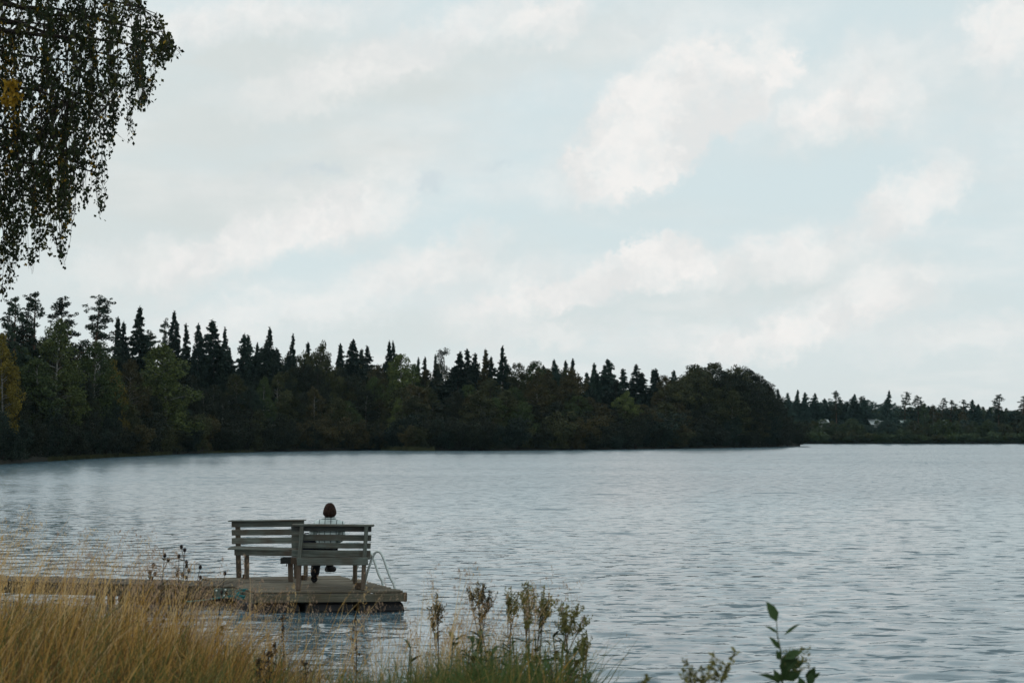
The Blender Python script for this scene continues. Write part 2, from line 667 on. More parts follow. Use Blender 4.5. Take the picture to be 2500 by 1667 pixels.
def water_slopes(scale, amp, sx=1.0, sy=1.0, detail=3):
    mp = mnode(nt, 'ShaderNodeMapping')
    mp.inputs[2].default_value = (0, 0, math.radians(12))
    mp.inputs[3].default_value = (sx, sy, 1)
    nt.links.new(geo.outputs['Position'], mp.inputs[0])
    nz = mnode(nt, 'ShaderNodeTexNoise')
    nz.inputs['Scale'].default_value = scale
    nz.inputs['Detail'].default_value = detail
    nz.inputs['Roughness'].default_value = 0.55
    nt.links.new(mp.outputs[0], nz.inputs['Vector'])
    s = mnode(nt, 'ShaderNodeVectorMath', operation='SUBTRACT')
    nt.links.new(nz.outputs['Color'], s.inputs[0])
    s.inputs[1].default_value = (0.5, 0.5, 0.5)
    k = mnode(nt, 'ShaderNodeVectorMath', operation='MULTIPLY')
    nt.links.new(s.outputs[0], k.inputs[0])
    k.inputs[1].default_value = (amp * 0.8, amp, 0)
    return k.outputs[0]


def vadd(a, b_):
    n = mnode(nt, 'ShaderNodeVectorMath', operation='ADD')
    nt.links.new(a, n.inputs[0])
    nt.links.new(b_, n.inputs[1])
    return n.outputs[0]


patch = mnode(nt, 'ShaderNodeTexNoise')            # calmer and rougher patches
patch.inputs['Scale'].default_value = 0.045
patch.inputs['Detail'].default_value = 3
pm = mnode(nt, 'ShaderNodeMapping')
pm.inputs[3].default_value = (0.35, 1, 1)
nt.links.new(geo.outputs['Position'], pm.inputs[0])
nt.links.new(pm.outputs[0], patch.inputs['Vector'])
pr = mnode(nt, 'ShaderNodeMapRange')
pr.inputs[1].default_value = 0.35
pr.inputs[2].default_value = 0.65
pr.inputs[3].default_value = 0.75
pr.inputs[4].default_value = 1.1
nt.links.new(patch.outputs['Fac'], pr.inputs[0])
sl = vadd(water_slopes(4.2, 0.17, 0.6, 1.0), water_slopes(1.3, 0.05, 0.5, 1.0))
sl = vadd(sl, water_slopes(12.0, 0.08, 0.7, 1.0, 2))


def wavelets(scale, sx, lo, hi, amp):
    """scattered steep little wave fronts: the wind blows towards the near bank, so their steep side faces it"""
    mp = mnode(nt, 'ShaderNodeMapping')
    mp.inputs[2].default_value = (0, 0, math.radians(6))
    mp.inputs[3].default_value = (sx, 1, 1)
    nt.links.new(geo.outputs['Position'], mp.inputs[0])
    nz = mnode(nt, 'ShaderNodeTexNoise')
    nz.inputs['Scale'].default_value = scale
    nz.inputs['Detail'].default_value = 3
    nz.inputs['Roughness'].default_value = 0.6
    nt.links.new(mp.outputs[0], nz.inputs['Vector'])
    r_ = mnode(nt, 'ShaderNodeMapRange', interpolation_type='SMOOTHSTEP')
    r_.inputs[1].default_value = lo
    r_.inputs[2].default_value = hi
    r_.inputs[4].default_value = -amp
    nt.links.new(nz.outputs['Fac'], r_.inputs[0])
    c_ = mnode(nt, 'ShaderNodeCombineXYZ')
    nt.links.new(r_.outputs[0], c_.inputs[1])
    return c_.outputs[0]


sl = vadd(sl, wavelets(6.0, 0.36, 0.57, 0.66, 0.85))
sl = vadd(sl, wavelets(2.5, 0.36, 0.60, 0.68, 0.85))
sl = vadd(sl, wavelets(0.5, 0.45, 0.63, 0.70, 0.22))
# on open water the leaning windward faces of the chop are what meets the eye
ch = mnode(nt, 'ShaderNodeMapRange', interpolation_type='SMOOTHSTEP')
ch.inputs[1].default_value = 14
ch.inputs[2].default_value = 80
ch.inputs[4].default_value = -0.105
nt.links.new(sy_.outputs[1], ch.inputs[0])
chv = mnode(nt, 'ShaderNodeCombineXYZ')
nt.links.new(ch.outputs[0], chv.inputs[1])
sl = vadd(sl, chv.outputs[0])
scl = mnode(nt, 'ShaderNodeVectorMath', operation='SCALE')
nt.links.new(sl, scl.inputs[0])
nt.links.new(pr.outputs[0], scl.inputs['Scale'])
nn = mnode(nt, 'ShaderNodeVectorMath', operation='NORMALIZE')
nt.links.new(vadd(geo.outputs['Normal'], scl.outputs[0]), nn.inputs[0])
nt.links.new(nn.outputs[0], b.inputs['Normal'])

# open water farther out is roughened by ripples too small to build
ro = mnode(nt, 'ShaderNodeMapRange', interpolation_type='SMOOTHSTEP')
ro.inputs[1].default_value = 14
ro.inputs[2].default_value = 150
ro.inputs[3].default_value = 0.07
ro.inputs[4].default_value = 0.17
nt.links.new(sy_.outputs[1], ro.inputs[0])
nt.links.new(ro.outputs[0], b.inputs['Roughness'])
rs = np.random.RandomState(3)
d_rows = [8.0]
while d_rows[-1] < 2300:
    d_rows.append(d_rows[-1] * (1.0045 if d_rows[-1] < 120 else 1.012 if d_rows[-1] < 500 else 1.1))
d_rows = np.array(d_rows)
angs = np.radians(np.linspace(-40, 40, 330))
D, A = np.meshgrid(d_rows, angs, indexing='ij')
WX, WY = D * np.tan(A), D
Z = np.zeros_like(WX)
for k in range(80):
    wl_ = math.exp(rs.uniform(math.log(0.2), math.log(0.9)))
    th = math.radians(90 + 18 + rs.normal(0, 42))         # travel direction, a little off the line of sight
    kx, ky = 2 * math.pi / wl_ * math.cos(th), 2 * math.pi / wl_ * math.sin(th)
    a_ = 0.0021 * wl_ ** 0.8 * rs.uniform(0.5, 1.3)
    fade = np.clip((wl_ / (0.0045 * D) - 3) / 4, 0, 1)
    ph = kx * WX + ky * WY + rs.uniform(0, 6.28)
    s_ = np.sin(ph)
    Z += a_ * fade * (s_ + 0.25 * np.cos(2 * ph))
# the dock and bank shelter the water close by
nr, nc = D.shape
idx = np.arange(nr * nc).reshape(nr, nc)
wf = np.stack([idx[:-1, :-1], idx[:-1, 1:], idx[1:, 1:], idx[1:, :-1]], axis=-1).reshape(-1, 4)
water = link('water', np_mesh('water', np.stack([WX, WY, Z], -1).reshape(-1, 3), wf, mats=[wm], smooth=True))
tag(water, kind='structure', label='rippled grey blue lake water')

# ------------------------------------------------------------------ trees
def quads_from(c, a, b_):
    """leaf diamonds: centres c, half axes a, b_"""
    n = len(c)
    v = np.empty((n, 4, 3), np.float32)
    v[:, 0] = c - a
    v[:, 1] = c + b_
    v[:, 2] = c + a
    v[:, 3] = c - b_
    return v.reshape(-1, 3), np.arange(n * 4).reshape(n, 4)


def unit(v):
    return v / np.maximum(np.linalg.norm(v, axis=-1, keepdims=True), 1e-9)


def spruce_variant(seed, R=2.3, H=16.0, gap=0.04, ragged=0.25):
    g = np.random.RandomState(seed)
    C_, A_, B_ = [], [], []
    nwh = int(44 + g.randint(0, 8))
    lean = g.normal(0, 0.3, 2)
    ph_ = g.uniform(0, 6.28)
    for i in range(nwh):
        t = gap + (1 - gap) * (i / nwh) ** 0.92
        z = t * H
        r = R * (1 - t) ** (0.85 + 0.06 * (seed % 5)) * (0.75 + 0.25 * min(1, t / 0.12)) + 0.05
        nb = int(9 if t < 0.8 else 6)
        for k in range(nb):
            q = g.uniform(0, 6.283)
            L = r * (1 + g.normal(0, ragged)) * (1 + 0.28 * math.sin(q + ph_ + t * 9)) * (0.55 if g.uniform() < 0.12 else 1)
            L = max(0.15, L)
            droop = 0.28 + 0.25 * (1 - t) + g.normal(0, 0.08)
            zb_ = z + g.normal(0, 0.22 * min(1, 4 * (1 - t)))
            m = int(13 + 18 * L)
            s = np.sqrt(g.uniform(0.05, 1, m))
            cx = np.cos(q) * s * L
            cy = np.sin(q) * s * L
            cz = zb_ - droop * s * L + 0.16 * (s ** 2) * L
            cc = np.stack([cx, cy, cz], -1) + g.normal(0, 0.09, (m, 3))
            out = np.array([np.cos(q), np.sin(q), -droop * 0.6])
            aa = unit(out + g.normal(0, 0.45, (m, 3))) * g.uniform(0.15, 0.30, (m, 1)) * (0.45 + 0.55 * min(1, L / 1.6))
            bb = unit(np.cross(aa, g.normal(0, 1, (m, 3)))) * g.uniform(0.07, 0.15, (m, 1))
            C_.append(cc), A_.append(aa), B_.append(bb)
    # spire
    m = 40
    zz = g.uniform(0.93, 1.012, m) * H
    C_.append(np.stack([g.normal(0, 0.05, m), g.normal(0, 0.05, m), zz], -1))
    A_.append(np.stack([g.normal(0, 0.12, m), g.normal(0, 0.12, m), g.uniform(0.1, 0.25, m)], -1))
    B_.append(g.normal(0, 0.05, (m, 3)))
    C_, A_, B_ = np.concatenate(C_), np.concatenate(A_), np.concatenate(B_)
    C_[:, :2] += lean * (C_[:, 2:3] / H) ** 2
    v, f = quads_from(C_, A_, B_)
    crown = np_mesh('spruce_crown', v, f, mats=[M['spruce']])
    t = MB()
    t.tube([(0, 0, -0.6), (0, 0, H * 0.3), (lean[0] * 0.4, lean[1] * 0.4, H * 0.65), (lean[0], lean[1], H * 0.97)], [0.2, 0.15, 0.08, 0.015], 6)
    return {'trunk': t.mesh('trunk', M['bark'], True), 'crown': crown, 'H': H, 'W': 2 * R}


def clump_leaves(g, centres, radii, per, size, flat=1.0, hang=0.0):
    C_, A_, B_ = [], [], []
    for c, r in zip(centres, radii):
        m = max(4, int(per * (r if np.isscalar(r) else r[0]) ** 2))
        p = unit(g.normal(0, 1, (m, 3))) * (g.uniform(0.15, 1, (m, 1)) ** 0.45)
        p = p * r
        p[:, 2] *= flat
        C_.append(c + p)
        a = g.normal(0, 1, (m, 3))
        a[:, 2] -= hang
        a = unit(a) * g.uniform(0.6, 1.2, (m, 1)) * size
        bb = unit(np.cross(a, g.normal(0, 1, (m, 3)))) * g.uniform(0.45, 0.8, (m, 1)) * size
        A_.append(a), B_.append(bb)
    return np.concatenate(C_), np.concatenate(A_), np.concatenate(B_)


def pine_variant(seed, H=17.0, R=2.6, low=0.4, sparse=1.0):
    g = np.random.RandomState(seed)
    cs, rs_ = [], []
    t = MB()
    lean = g.normal(0, 0.35, 2)

    def axis(q):
        return np.array([lean[0] * q * q, lean[1] * q * q, q * H])
    t.tube([axis(-0.03)] + [axis(q) for q in (0.2, 0.45, 0.7, 0.9, 0.99)], [0.22, 0.19, 0.16, 0.11, 0.05, 0.02], 6)
    n = int(44 * sparse)
    for i in range(n):
        q = low + (0.97 - low) * (i / n) ** 0.9
        u_ = (q - low) / (0.97 - low)
        rr = R * (0.3 + 0.7 * (1 - u_) ** 0.7) * min(1.0, 0.55 + 2.2 * u_) * g.uniform(0.55, 1.12)
        an = g.uniform(0, 6.283)
        base = axis(q)
        tip = base + np.array([math.cos(an) * rr, math.sin(an) * rr, g.uniform(0.0, 0.4) + 0.38 * rr * (q - 0.45)])
        t.tube([base, (base + tip) / 2 + np.array([0, 0, 0.12]), tip], [0.06, 0.045, 0.02], 4)
        for k in range(3):
            s = g.uniform(0.45, 1.05)
            cs.append(base + (tip - base) * s + g.normal(0, 0.2, 3))
            rs_.append(g.uniform(0.4, 0.72) * (1 - 0.55 * u_))
    for k in range(7):
        cs.append(axis(g.uniform(0.86, 0.99)) + g.normal(0, 0.14, 3) * [1, 1, 0.5])
        rs_.append(g.uniform(0.2, 0.38))
    c, a, b_ = clump_leaves(g, cs, rs_, 260, 0.17, 0.75)
    v, f = quads_from(c, a * np.array([1, 1, 0.8]), b_ * 0.6)
    crown = np_mesh('pine_crown', v, f, mats=[M['pine']])
    return {'trunk': t.mesh('trunk', M['pine_bark'], True), 'crown': crown, 'H': H, 'W': 2 * R}


def decid_variant(seed, H=14.0, R=3.0, low=0.12, shape=1.0, sparse=1.0, trunk='birch_bark', top=0.55):
    """birch or alder like tree: forked trunk, crown of leaf clumps"""
    g = np.random.RandomState(seed)
    cs, rs_ = [], []
    t = MB()
    lean = g.normal(0, 0.3, 2)

    def axis(q):
        return np.array([lean[0] * q * q, lean[1] * q * q, q * H])
    t.tube([axis(-0.04)] + [axis(q) for q in (0.15, 0.4, 0.65, 0.85, 0.97)], [0.17, 0.15, 0.12, 0.08, 0.04, 0.015], 6)
    n = int(120 * sparse)
    for i in range(n):
        q = low + (0.98 - low) * (i + g.uniform()) / n
        u = (q - low) / (1 - low)
        prof = math.sin(math.pi * min(1, max(0.0, (u ** top) * 0.93 + 0.06))) ** 0.65
        rr = R * prof * shape * g.uniform(0.35, 1.08)
        an = g.uniform(0, 6.283)
        base = axis(max(0.05, q - 0.06))
        tip = axis(q) + np.array([math.cos(an) * rr, math.sin(an) * rr, g.normal(0, 0.25)])
        if i % 3 == 0:
            t.tube([base, (base + tip) / 2 + np.array([0, 0, 0.15]), tip], [0.05, 0.035, 0.012], 4)
        cs.append(tip)
        rs_.append(g.uniform(0.5, 1.0) * (0.55 + 0.45 * prof))
    for k in range(5):
        cs.append(axis(g.uniform(0.93, 1.0)) + g.normal(0, 0.22, 3))
        rs_.append(g.uniform(0.3, 0.5))
    c, a, b_ = clump_leaves(g, cs, rs_, 190 * (0.5 + 0.5 * sparse), 0.135, 1.05, 0.4)
    v, f = quads_from(c, a, b_)
    crown = np_mesh('leafy_crown', v, f, mats=[M['green']])
    return {'trunk': t.mesh('trunk', M[trunk], True), 'crown': crown, 'H': H, 'W': 2 * R}


def bush_variant(seed, H=4.0, R=2.4):
    g = np.random.RandomState(seed)
    cs, rs_ = [], []
    t = MB()
    for i in range(7):
        an = g.uniform(0, 6.283)
        rr = R * g.uniform(0.2, 0.8)
        tip = np.array([math.cos(an) * rr, math.sin(an) * rr, H * g.uniform(0.55, 0.92)])
        t.tube([(math.cos(an) * 0.15, math.sin(an) * 0.15, -0.4), tip * np.array([0.4, 0.4, 0.55]), tip], [0.05, 0.035, 0.01], 4)
        for k in range(9):
            s = g.uniform(0.15, 1.05)
            cs.append(tip * s + g.normal(0, 0.45, 3) * (R / 2.4))
            rs_.append(g.uniform(0.35, 0.7))
    c, a, b_ = clump_leaves(g, cs, rs_, 220, 0.12, 1.0, 0.2)
    c[:, 2] = np.maximum(c[:, 2], 0.05)
    v, f = quads_from(c, a, b_)
    crown = np_mesh('bush_crown', v, f, mats=[M['olive']])
    return {'trunk': t.mesh('stem', M['twig'], True), 'crown': crown, 'H': H, 'W': 2 * R}


V = {
    'spruce': [spruce_variant(i, R=3.6 + 0.25 * (i % 5), ragged=0.16 + 0.05 * (i % 4)) for i in range(12)],
    'slim': [spruce_variant(40 + i, R=2.6, ragged=0.28) for i in range(4)],
    'pine': [pine_variant(60 + i, R=2.2 + 0.3 * (i % 3), low=0.32 + 0.06 * (i % 3)) for i in range(5)],
    'thin_pine': [pine_variant(70 + i, R=1.5, low=0.4, sparse=0.6) for i in range(2)],
    'birch': [decid_variant(80 + i, R=2.6 + 0.25 * (i % 4)) for i in range(6)],
    'round': [decid_variant(90 + i, H=13.0, R=3.6 + 0.2 * (i % 3), low=0.06, trunk='twig', top=0.75) for i in range(6)],
    'bare': [decid_variant(100, R=1.9, sparse=0.3)],
    'bush': [bush_variant(110 + i) for i in range(6)],
}
KIND = {'spruce': ('spruce_tree', 'spruce'), 'slim': ('spruce_tree', 'spruce'), 'pine': ('pine_tree', 'pine'), 'thin_pine': ('pine_tree', 'pine'),
        'birch': ('birch_tree', 'birch'), 'round': ('leafy_tree', 'tree'), 'bare': ('bare_tree', 'tree'), 'bush': ('lakeside_bush', 'bush')}
tree_rnd = random.Random(11)


def plant_tree(kind, x, ytop, off, mat, label, group, wpx=None, far=False, variant=None):
    d = (FAR_D if far else shore_d(x)) + off
    z0 = (far_z if far else land_z)(off)
    top = at(x, ytop, d)
    h = top.z - z0
    var = V[kind][variant if variant is not None else tree_rnd.randrange(len(V[kind]))]
    s = h / var['H']
    sw = s * tree_rnd.uniform(0.9, 1.12)
    if wpx:
        sw = (wpx / F * d) / var['W'] * ((1.1 if far else 1.5) if kind == 'pine' else 2.0 if kind in ('spruce', 'slim') else 1.2)
    sw = max(0.5 * s, min(sw, 2.6 * s))
    name, cat = KIND[kind]
    root = empty(name, (top.x, d, z0), label, cat, group)
    root.rotation_euler = (0, 0, tree_rnd.uniform(0, 6.28))
    root.scale = (sw, sw, s)
    for part in ('trunk', 'crown'):
        pn = 'stem' if kind == 'bush' and part == 'trunk' else part
        o = link(pn, var[part], root)
        if part == 'crown' and mat:
            o.material_slots[0].link = 'OBJECT'
            o.material_slots[0].material = M[mat]
    return root


G_SKY = 'conifers along the skyline of the wooded point'
G_LEAF = 'leafy trees on the wooded point'
# trees of the near wood that can be told apart: kind, x, top y, metres behind the shore, leaf colour, width px, label
NAMED = [
    ('pine', 36, 719, 22, 'pine', 70, 'dark pine half hidden under the hanging birch twigs at the picture edge'),
    ('pine', 84, 707, 24, 'pine', 78, 'tall bushy pine with the highest top of the far wood'),
    ('pine', 150, 721, 22, 'spruce', 80, 'dark pine with a rounded top behind the yellow tipped birch'),
    ('pine', 229, 722, 26, 'pine', 92, 'broad airy pine with loose branches standing clear of its neighbours'),
    ('slim', 286, 776, 30, 'spruce', 40, 'slim dark spruce just beside the broad airy pine'),
    ('slim', 301, 787, 32, 'spruce', 38, 'slim spruce between the broad pine and the ragged spruce'),
    ('spruce', 341, 749, 28, 'spruce', 76, 'ragged tall spruce with uneven stepped side branches'),
    ('thin_pine', 366, 806, 34, 'pine', 60, 'low loose pine tucked behind the ragged spruce'),
    ('thin_pine', 402, 776, 40, 'pine', 34, 'thin pale see through pine beside the darkest spruce'),
    ('spruce', 430, 760, 26, 'spruce', 62, 'darkest full spruce rising behind the pale round birch'),
    ('slim', 453, 792, 30, 'spruce', 34, 'narrow spruce leaning close to the darkest full spruce'),
    ('spruce', 483, 791, 26, 'spruce', 66, 'black green spruce alone between two deep notches of sky'),
    ('spruce', 527, 783, 24, 'spruce', 86, 'broad shouldered black spruce with a blunt double top'),
    ('spruce', 550, 801, 30, 'spruce', 52, 'lower spruce touching the broad shouldered one'),
    ('slim', 597, 817, 34, 'blue_spruce', 46, 'grey green spruce in the dip before the tall pointed spruce'),
    ('slim', 612, 820, 40, 'blue_spruce', 42, 'second grey green spruce in the dip, slightly lower'),
    ('spruce', 651, 801, 26, 'spruce', 74, 'tall pointed spruce at the end of the black spruce block'),
    ('spruce', 713, 817, 34, 'spruce', 50, 'brownish pointed spruce rising out of olive leafy crowns'),
    ('slim', 754, 836, 36, 'spruce', 34, 'small spruce tip above the olive leafy crowns'),
    ('round', 786, 842, 22, 'olive', 84, 'round olive crown that tops the leafy trees by the spruce tip'),
    ('slim', 826, 851, 38, 'spruce', 32, 'first of two thin dark spruces standing side by side'),
    ('slim', 836, 842, 36, 'spruce', 36, 'second, taller of two thin dark spruces standing side by side'),
    ('spruce', 866, 832, 28, 'spruce', 72, 'full dark spruce with level whorled branches'),
    ('spruce', 882, 853, 34, 'spruce', 52, 'spruce shoulder against the full dark whorled spruce'),
    ('slim', 902, 846, 34, 'spruce', 40, 'single straight dark spruce beside a rusty brown leafy crown'),
    ('spruce', 949, 834, 34, 'spruce', 44, 'first of the twin blunt topped dark conifers'),
    ('spruce', 963, 835, 38, 'spruce', 42, 'second of the twin blunt topped dark conifers'),
    ('birch', 985, 868, 22, 'birch', 90, 'pale olive birch with light leaves against the sky'),
    ('slim', 1019, 875, 40, 'blue_spruce', 28, 'small spruce spike beside the pale olive birch'),
    ('slim', 1037, 873, 40, 'spruce', 30, 'thin spruce spike next to a smaller spike'),
    ('spruce', 1067, 867, 34, 'spruce', 40, 'short spruce before the nearly bare tree'),
    ('bare', 1092, 850, 30, 'shade', 60, 'nearly bare thin crowned tree with sky showing through'),
    ('spruce', 1115, 862, 20, 'spruce', 96, 'wide dark spruce with a slanting ragged top'),
    ('slim', 1146, 855, 34, 'spruce', 44, 'dark spruce directly beside the slanting ragged spruce'),
    ('slim', 1160, 864, 36, 'spruce', 40, 'lower companion of the dark spruce before the dead top'),
    ('slim', 1183, 853, 30, 'brown', 34, 'dead spruce with bare light brown top'),
    ('spruce', 1197, 871, 30, 'spruce', 46, 'dark spruce just behind the dead brown top'),
    ('spruce', 1229, 847, 28, 'spruce', 60, 'tall narrow dark spruce towering over green leafy crowns'),
    ('round', 1265, 889, 22, 'olive', 80, 'olive leafy crown after the tall narrow spruce'),
    ('birch', 1297, 884, 22, 'green', 84, 'green birch crown with a tufted top on the skyline'),
    ('slim', 1331, 894, 36, 'spruce', 34, 'little spruce between two leafy crowns'),
    ('spruce', 1356, 878, 32, 'blue_spruce', 56, 'grey green spruce with a broad cone before two thin tips'),
    ('slim', 1380, 882, 38, 'spruce', 34, 'lower of two thin spruce tips above a rusty crown'),
    ('slim', 1395, 878, 38, 'spruce', 36, 'higher of two thin spruce tips above a rusty crown'),
    ('round', 1396, 906, 18, 'brown', 100, 'rusty yellow leafy crown under two thin spruce tips'),
    ('slim', 1430, 910, 40, 'blue_spruce', 36, 'low bluish spruce at the start of the group of spires'),
    ('spruce', 1445, 902, 38, 'blue_spruce', 42, 'bluish spruce shoulder beside a taller spire'),
    ('slim', 1452, 889, 40, 'blue_spruce', 42, 'bluish pointed spire in the group over the yellow green birch'),
    ('slim', 1473, 891, 46, 'blue_spruce', 40, 'pale thin spire beside the tallest of its group'),
    ('spruce', 1490, 878, 42, 'blue_spruce', 66, 'tallest spire of the bluish spruce group'),
    ('slim', 1522, 901, 46, 'blue_spruce', 44, 'pale lone spruce tip after the tallest spire'),
    ('spruce', 1551, 890, 36, 'spruce', 62, 'dark full spruce straight behind the yellow green birch'),
    ('spruce', 1567, 912, 42, 'blue_spruce', 60, 'rounded bluish spruce beside the dark full one'),
    ('slim', 1592, 902, 44, 'blue_spruce', 36, 'thin bluish tip before the great leafy dome'),
    ('slim', 1608, 902, 36, 'spruce', 36, 'dark narrow tip next to a yellowing crown'),
    ('birch', 1628, 918, 22, 'brown', 66, 'yellowing brown crown beside the great leafy dome'),
    ('spruce', 1645, 905, 36, 'blue_spruce', 46, 'grey spruce peeping over the start of the leafy dome'),
    ('birch', 1692, 894, 22, 'olive', 100, 'pointed olive crown leading up to the top of the leafy dome'),
    ('round', 1738, 887, 20, 'olive', 150, 'highest rounded crown of the great leafy dome'),
    ('round', 1796, 899, 20, 'olive', 130, 'broad olive crown just past the top of the leafy dome'),
    ('round', 1824, 902, 24, 'shade', 110, 'knobbly dark crown on the falling side of the dome'),
    ('round', 1850, 920, 16, 'shade', 100, 'dark crown where the dome begins to drop to the point'),
    ('round', 1872, 938, 12, 'shade', 84, 'steep outer crown near the end of the point'),
    ('slim', 1901, 950, 26, 'spruce', 26, 'last small spruce spike at the end of the point'),
    ('round', 1888, 968, 10, 'shade', 64, 'lowest outer crown sloping down to the tip bush'),
    ('bush', 1940, 1022, 6, 'shade', 78, 'round dark bush at the very tip of the point'),
    ('bush', 1912, 1010, 7, 'shade', 80, 'dark bush tucked behind the tip bush'),
    ('bush', 1950, 1046, 0.6, 'shade', 52, 'small dark bush hanging over the water at the tip'),
    ('bush', 1920, 1040, 0.5, 'shade', 60, 'low dark bush at the waterline just before the tip'),
    # leafy trees in front
    ('birch', 12, 820, 4, 'yellow', 84, 'yellow autumn birch at the edge of the picture below the hanging twigs'),
    ('birch', 140, 783, 12, 'birch', 130, 'tall birch whose very top has turned yellow'),
    ('birch', 100, 880, 6, 'green', 120, 'green birch in front of the yellow topped birch'),
    ('birch', 229, 838, 12, 'green', 130, 'dull green birch below the broad airy pine'),
    ('birch', 276, 882, 9, 'yellow', 56, 'small birch with a streak of yellow leaves'),
    ('birch', 318, 880, 10, 'brown', 90, 'brownish rounded tree beside the pale round birch'),
    ('birch', 409, 840, 5, 'birch', 124, 'large pale green round birch standing out from dark spruces'),
    ('birch', 643, 922, 6, 'green', 60, 'small pale stemmed birch in front of the black spruces'),
    ('birch', 500, 950, 5, 'shade', 66, 'small dull pointed birch below the black spruces'),
    ('birch', 545, 970, 5, 'shade', 50, 'little narrow sapling between dull shore birches'),
    ('round', 920, 890, 16, 'brown', 70, 'rusty brown leafy crown below the twin conifers'),
    ('birch', 975, 973, 5, 'birch', 44, 'young pointed yellow green birch near the reed edge'),
    ('birch', 1020, 968, 6, 'olive', 90, 'thin stemmed olive birch above the red bushes'),
    ('birch', 1200, 1030, 3, 'brown', 40, 'tiny rusty sapling by the water'),
    ('birch', 1310, 910, 12, 'brown', 66, 'tree streaked orange brown below the tufted birch'),
    ('birch', 1345, 905, 16, 'brown', 56, 'slim orange brown tree beside the grey green spruce'),
    ('round', 1528, 960, 8, 'birch', 74, 'yellow green round birch in the gap before the dome'),
    ('round', 1565, 988, 6, 'brown', 100, 'rusty bush like tree leaning on the yellow green birch'),
    ('round', 1440, 972, 10, 'brown', 120, 'wide rusty crown sloping down beside the yellow green birch'),
    ('round', 1600, 1030, 5, 'brown', 100, 'low rusty thicket tree at the foot of the dome'),
    ('bush', 955, 1062, 3, 'red', 80, 'reddish bush above the pale reed edge'),
    ('bush', 905, 1068, 3, 'red', 60, 'second reddish bush at the start of the reed edge'),
    ('bush', 495, 1062, 3, 'red', 70, 'dull red bush on the bank below the pointed birch'),
    ('bush', 545, 1070, 3, 'red', 60, 'low red brown bush next to the dull red one'),
]
for k, x, y, off, mat, w, label in NAMED:
    plant_tree(k, x, y, off, mat, label, G_SKY if k in ('spruce', 'slim', 'pine', 'thin_pine') else ('bushes along the wooded point' if k == 'bush' else G_LEAF), w)

# the crowded trees between them
CANOPY = [(-200, 770), (0, 800), (60, 815), (150, 850), (200, 860), (260, 870), (330, 885), (400, 880), (480, 860), (560, 860), (640, 850), (700, 862),
          (760, 868), (830, 880), (900, 890), (1000, 896), (1100, 900), (1200, 902), (1300, 912), (1400, 925), (1500, 950), (1570, 950),
          (1620, 940), (1680, 915), (1740, 902), (1800, 912), (1850, 935), (1880, 962), (1900, 1000), (1915, 1020)]
ANCHORS = [(12, 'the yellow autumn birch'), (84, 'the highest bushy pine'), (140, 'the yellow topped birch'), (229, 'the broad airy pine'),
           (276, 'the yellow streaked birch'), (341, 'the ragged tall spruce'), (409, 'the pale round birch'), (445, 'the darkest full spruce'),
           (483, 'the black green spruce'), (527, 'the broad shouldered spruce'), (597, 'the grey green dip spruces'), (651, 'the tall pointed spruce'),
           (713, 'the brownish pointed spruce'), (786, 'the round olive crown'), (832, 'the paired thin spruces'), (866, 'the whorled full spruce'),
           (902, 'the single straight spruce'), (955, 'the twin blunt conifers'), (988, 'the pale olive birch'), (1028, 'the two spruce spikes'),
           (1092, 'the nearly bare tree'), (1117, 'the slanting ragged spruce'), (1150, 'the paired dark spruces'), (1183, 'the dead brown spruce'),
           (1229, 'the towering narrow spruce'), (1265, 'the olive crown'), (1297, 'the tufted green birch'), (1356, 'the broad grey cone'),
           (1390, 'the two thin tips'), (1440, 'the wide rusty crown'), (1490, 'the tallest bluish spire'), (1528, 'the yellow green birch'),
           (1556, 'the dark full spruce'), (1600, 'the thin bluish tip'), (1628, 'the yellowing crown'), (1692, 'the pointed olive crown'),
           (1738, 'the leafy dome top'), (1796, 'the broad dome crown'), (1824, 'the knobbly dark crown'), (1872, 'the steep outer crown'), (1901, 'the last spruce spike')]


def slots(anchors):
    out = [(x, 'below ' + n) for x, n in anchors]
    out += [((a + b_) / 2, 'between ' + n + ' and ' + n2) for (a, n), (b_, n2) in zip(anchors, anchors[1:])]
    return out


class Namer:
    """gives each filler tree the nearest place phrase nobody of its row has used"""

    def __init__(self, anchors):
        self.free = slots(anchors)

    def __call__(self, x, what, fallback, reach=34):
        best = min(self.free, key=lambda t: abs(t[0] - x)) if self.free else None
        if best is None or abs(best[0] - x) > reach:
            return fallback
        self.free.remove(best)
        lab_ = what + ' ' + best[1]
        return lab_ if len(lab_.split()) <= 16 else lab_.replace('the ', '')


fr = random.Random(5)
for row, (o0, o1, dy0, dy1) in enumerate(((14, 24, 20, 62), (26, 44, -18, 22))):
    nm = Namer(ANCHORS)
    x = -190 + row * 9
    while x < 1885:
        y = lerp_tab(CANOPY, x) + fr.uniform(dy0, dy1)
        off = fr.uniform(o0, o1)
        if x > 1780:
            off = min(off, 8 + 0.16 * (1900 - x))
        if 470 < x < 690 or 1420 < x < 1600:
            kind, mat = 'spruce', fr.choice(['spruce', 'spruce', 'blue_spruce'] if x > 1000 else ['spruce'])
        elif x > 1640 or 690 < x < 830:
            kind, mat = 'round', fr.choice(['olive', 'shade', 'shade'])
        else:
            kind = fr.choice(['round', 'round', 'birch', 'spruce'])
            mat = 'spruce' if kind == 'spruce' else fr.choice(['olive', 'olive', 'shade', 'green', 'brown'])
            if kind == 'spruce':
                y += 14
        w = {'spruce': 'dark spruce', 'round': 'dull leafy tree', 'birch': 'dull birch'}[kind]
        lab = nm(x, ('inner ' if row == 0 else 'deep set ') + w, w + ' crowded in the wood across the lake')
        plant_tree(kind, x, y, off, mat, lab, 'crowded trees inside the wood', fr.uniform(46, 66) if kind == 'spruce' else fr.uniform(64, 90))
        x += fr.uniform(17, 27)
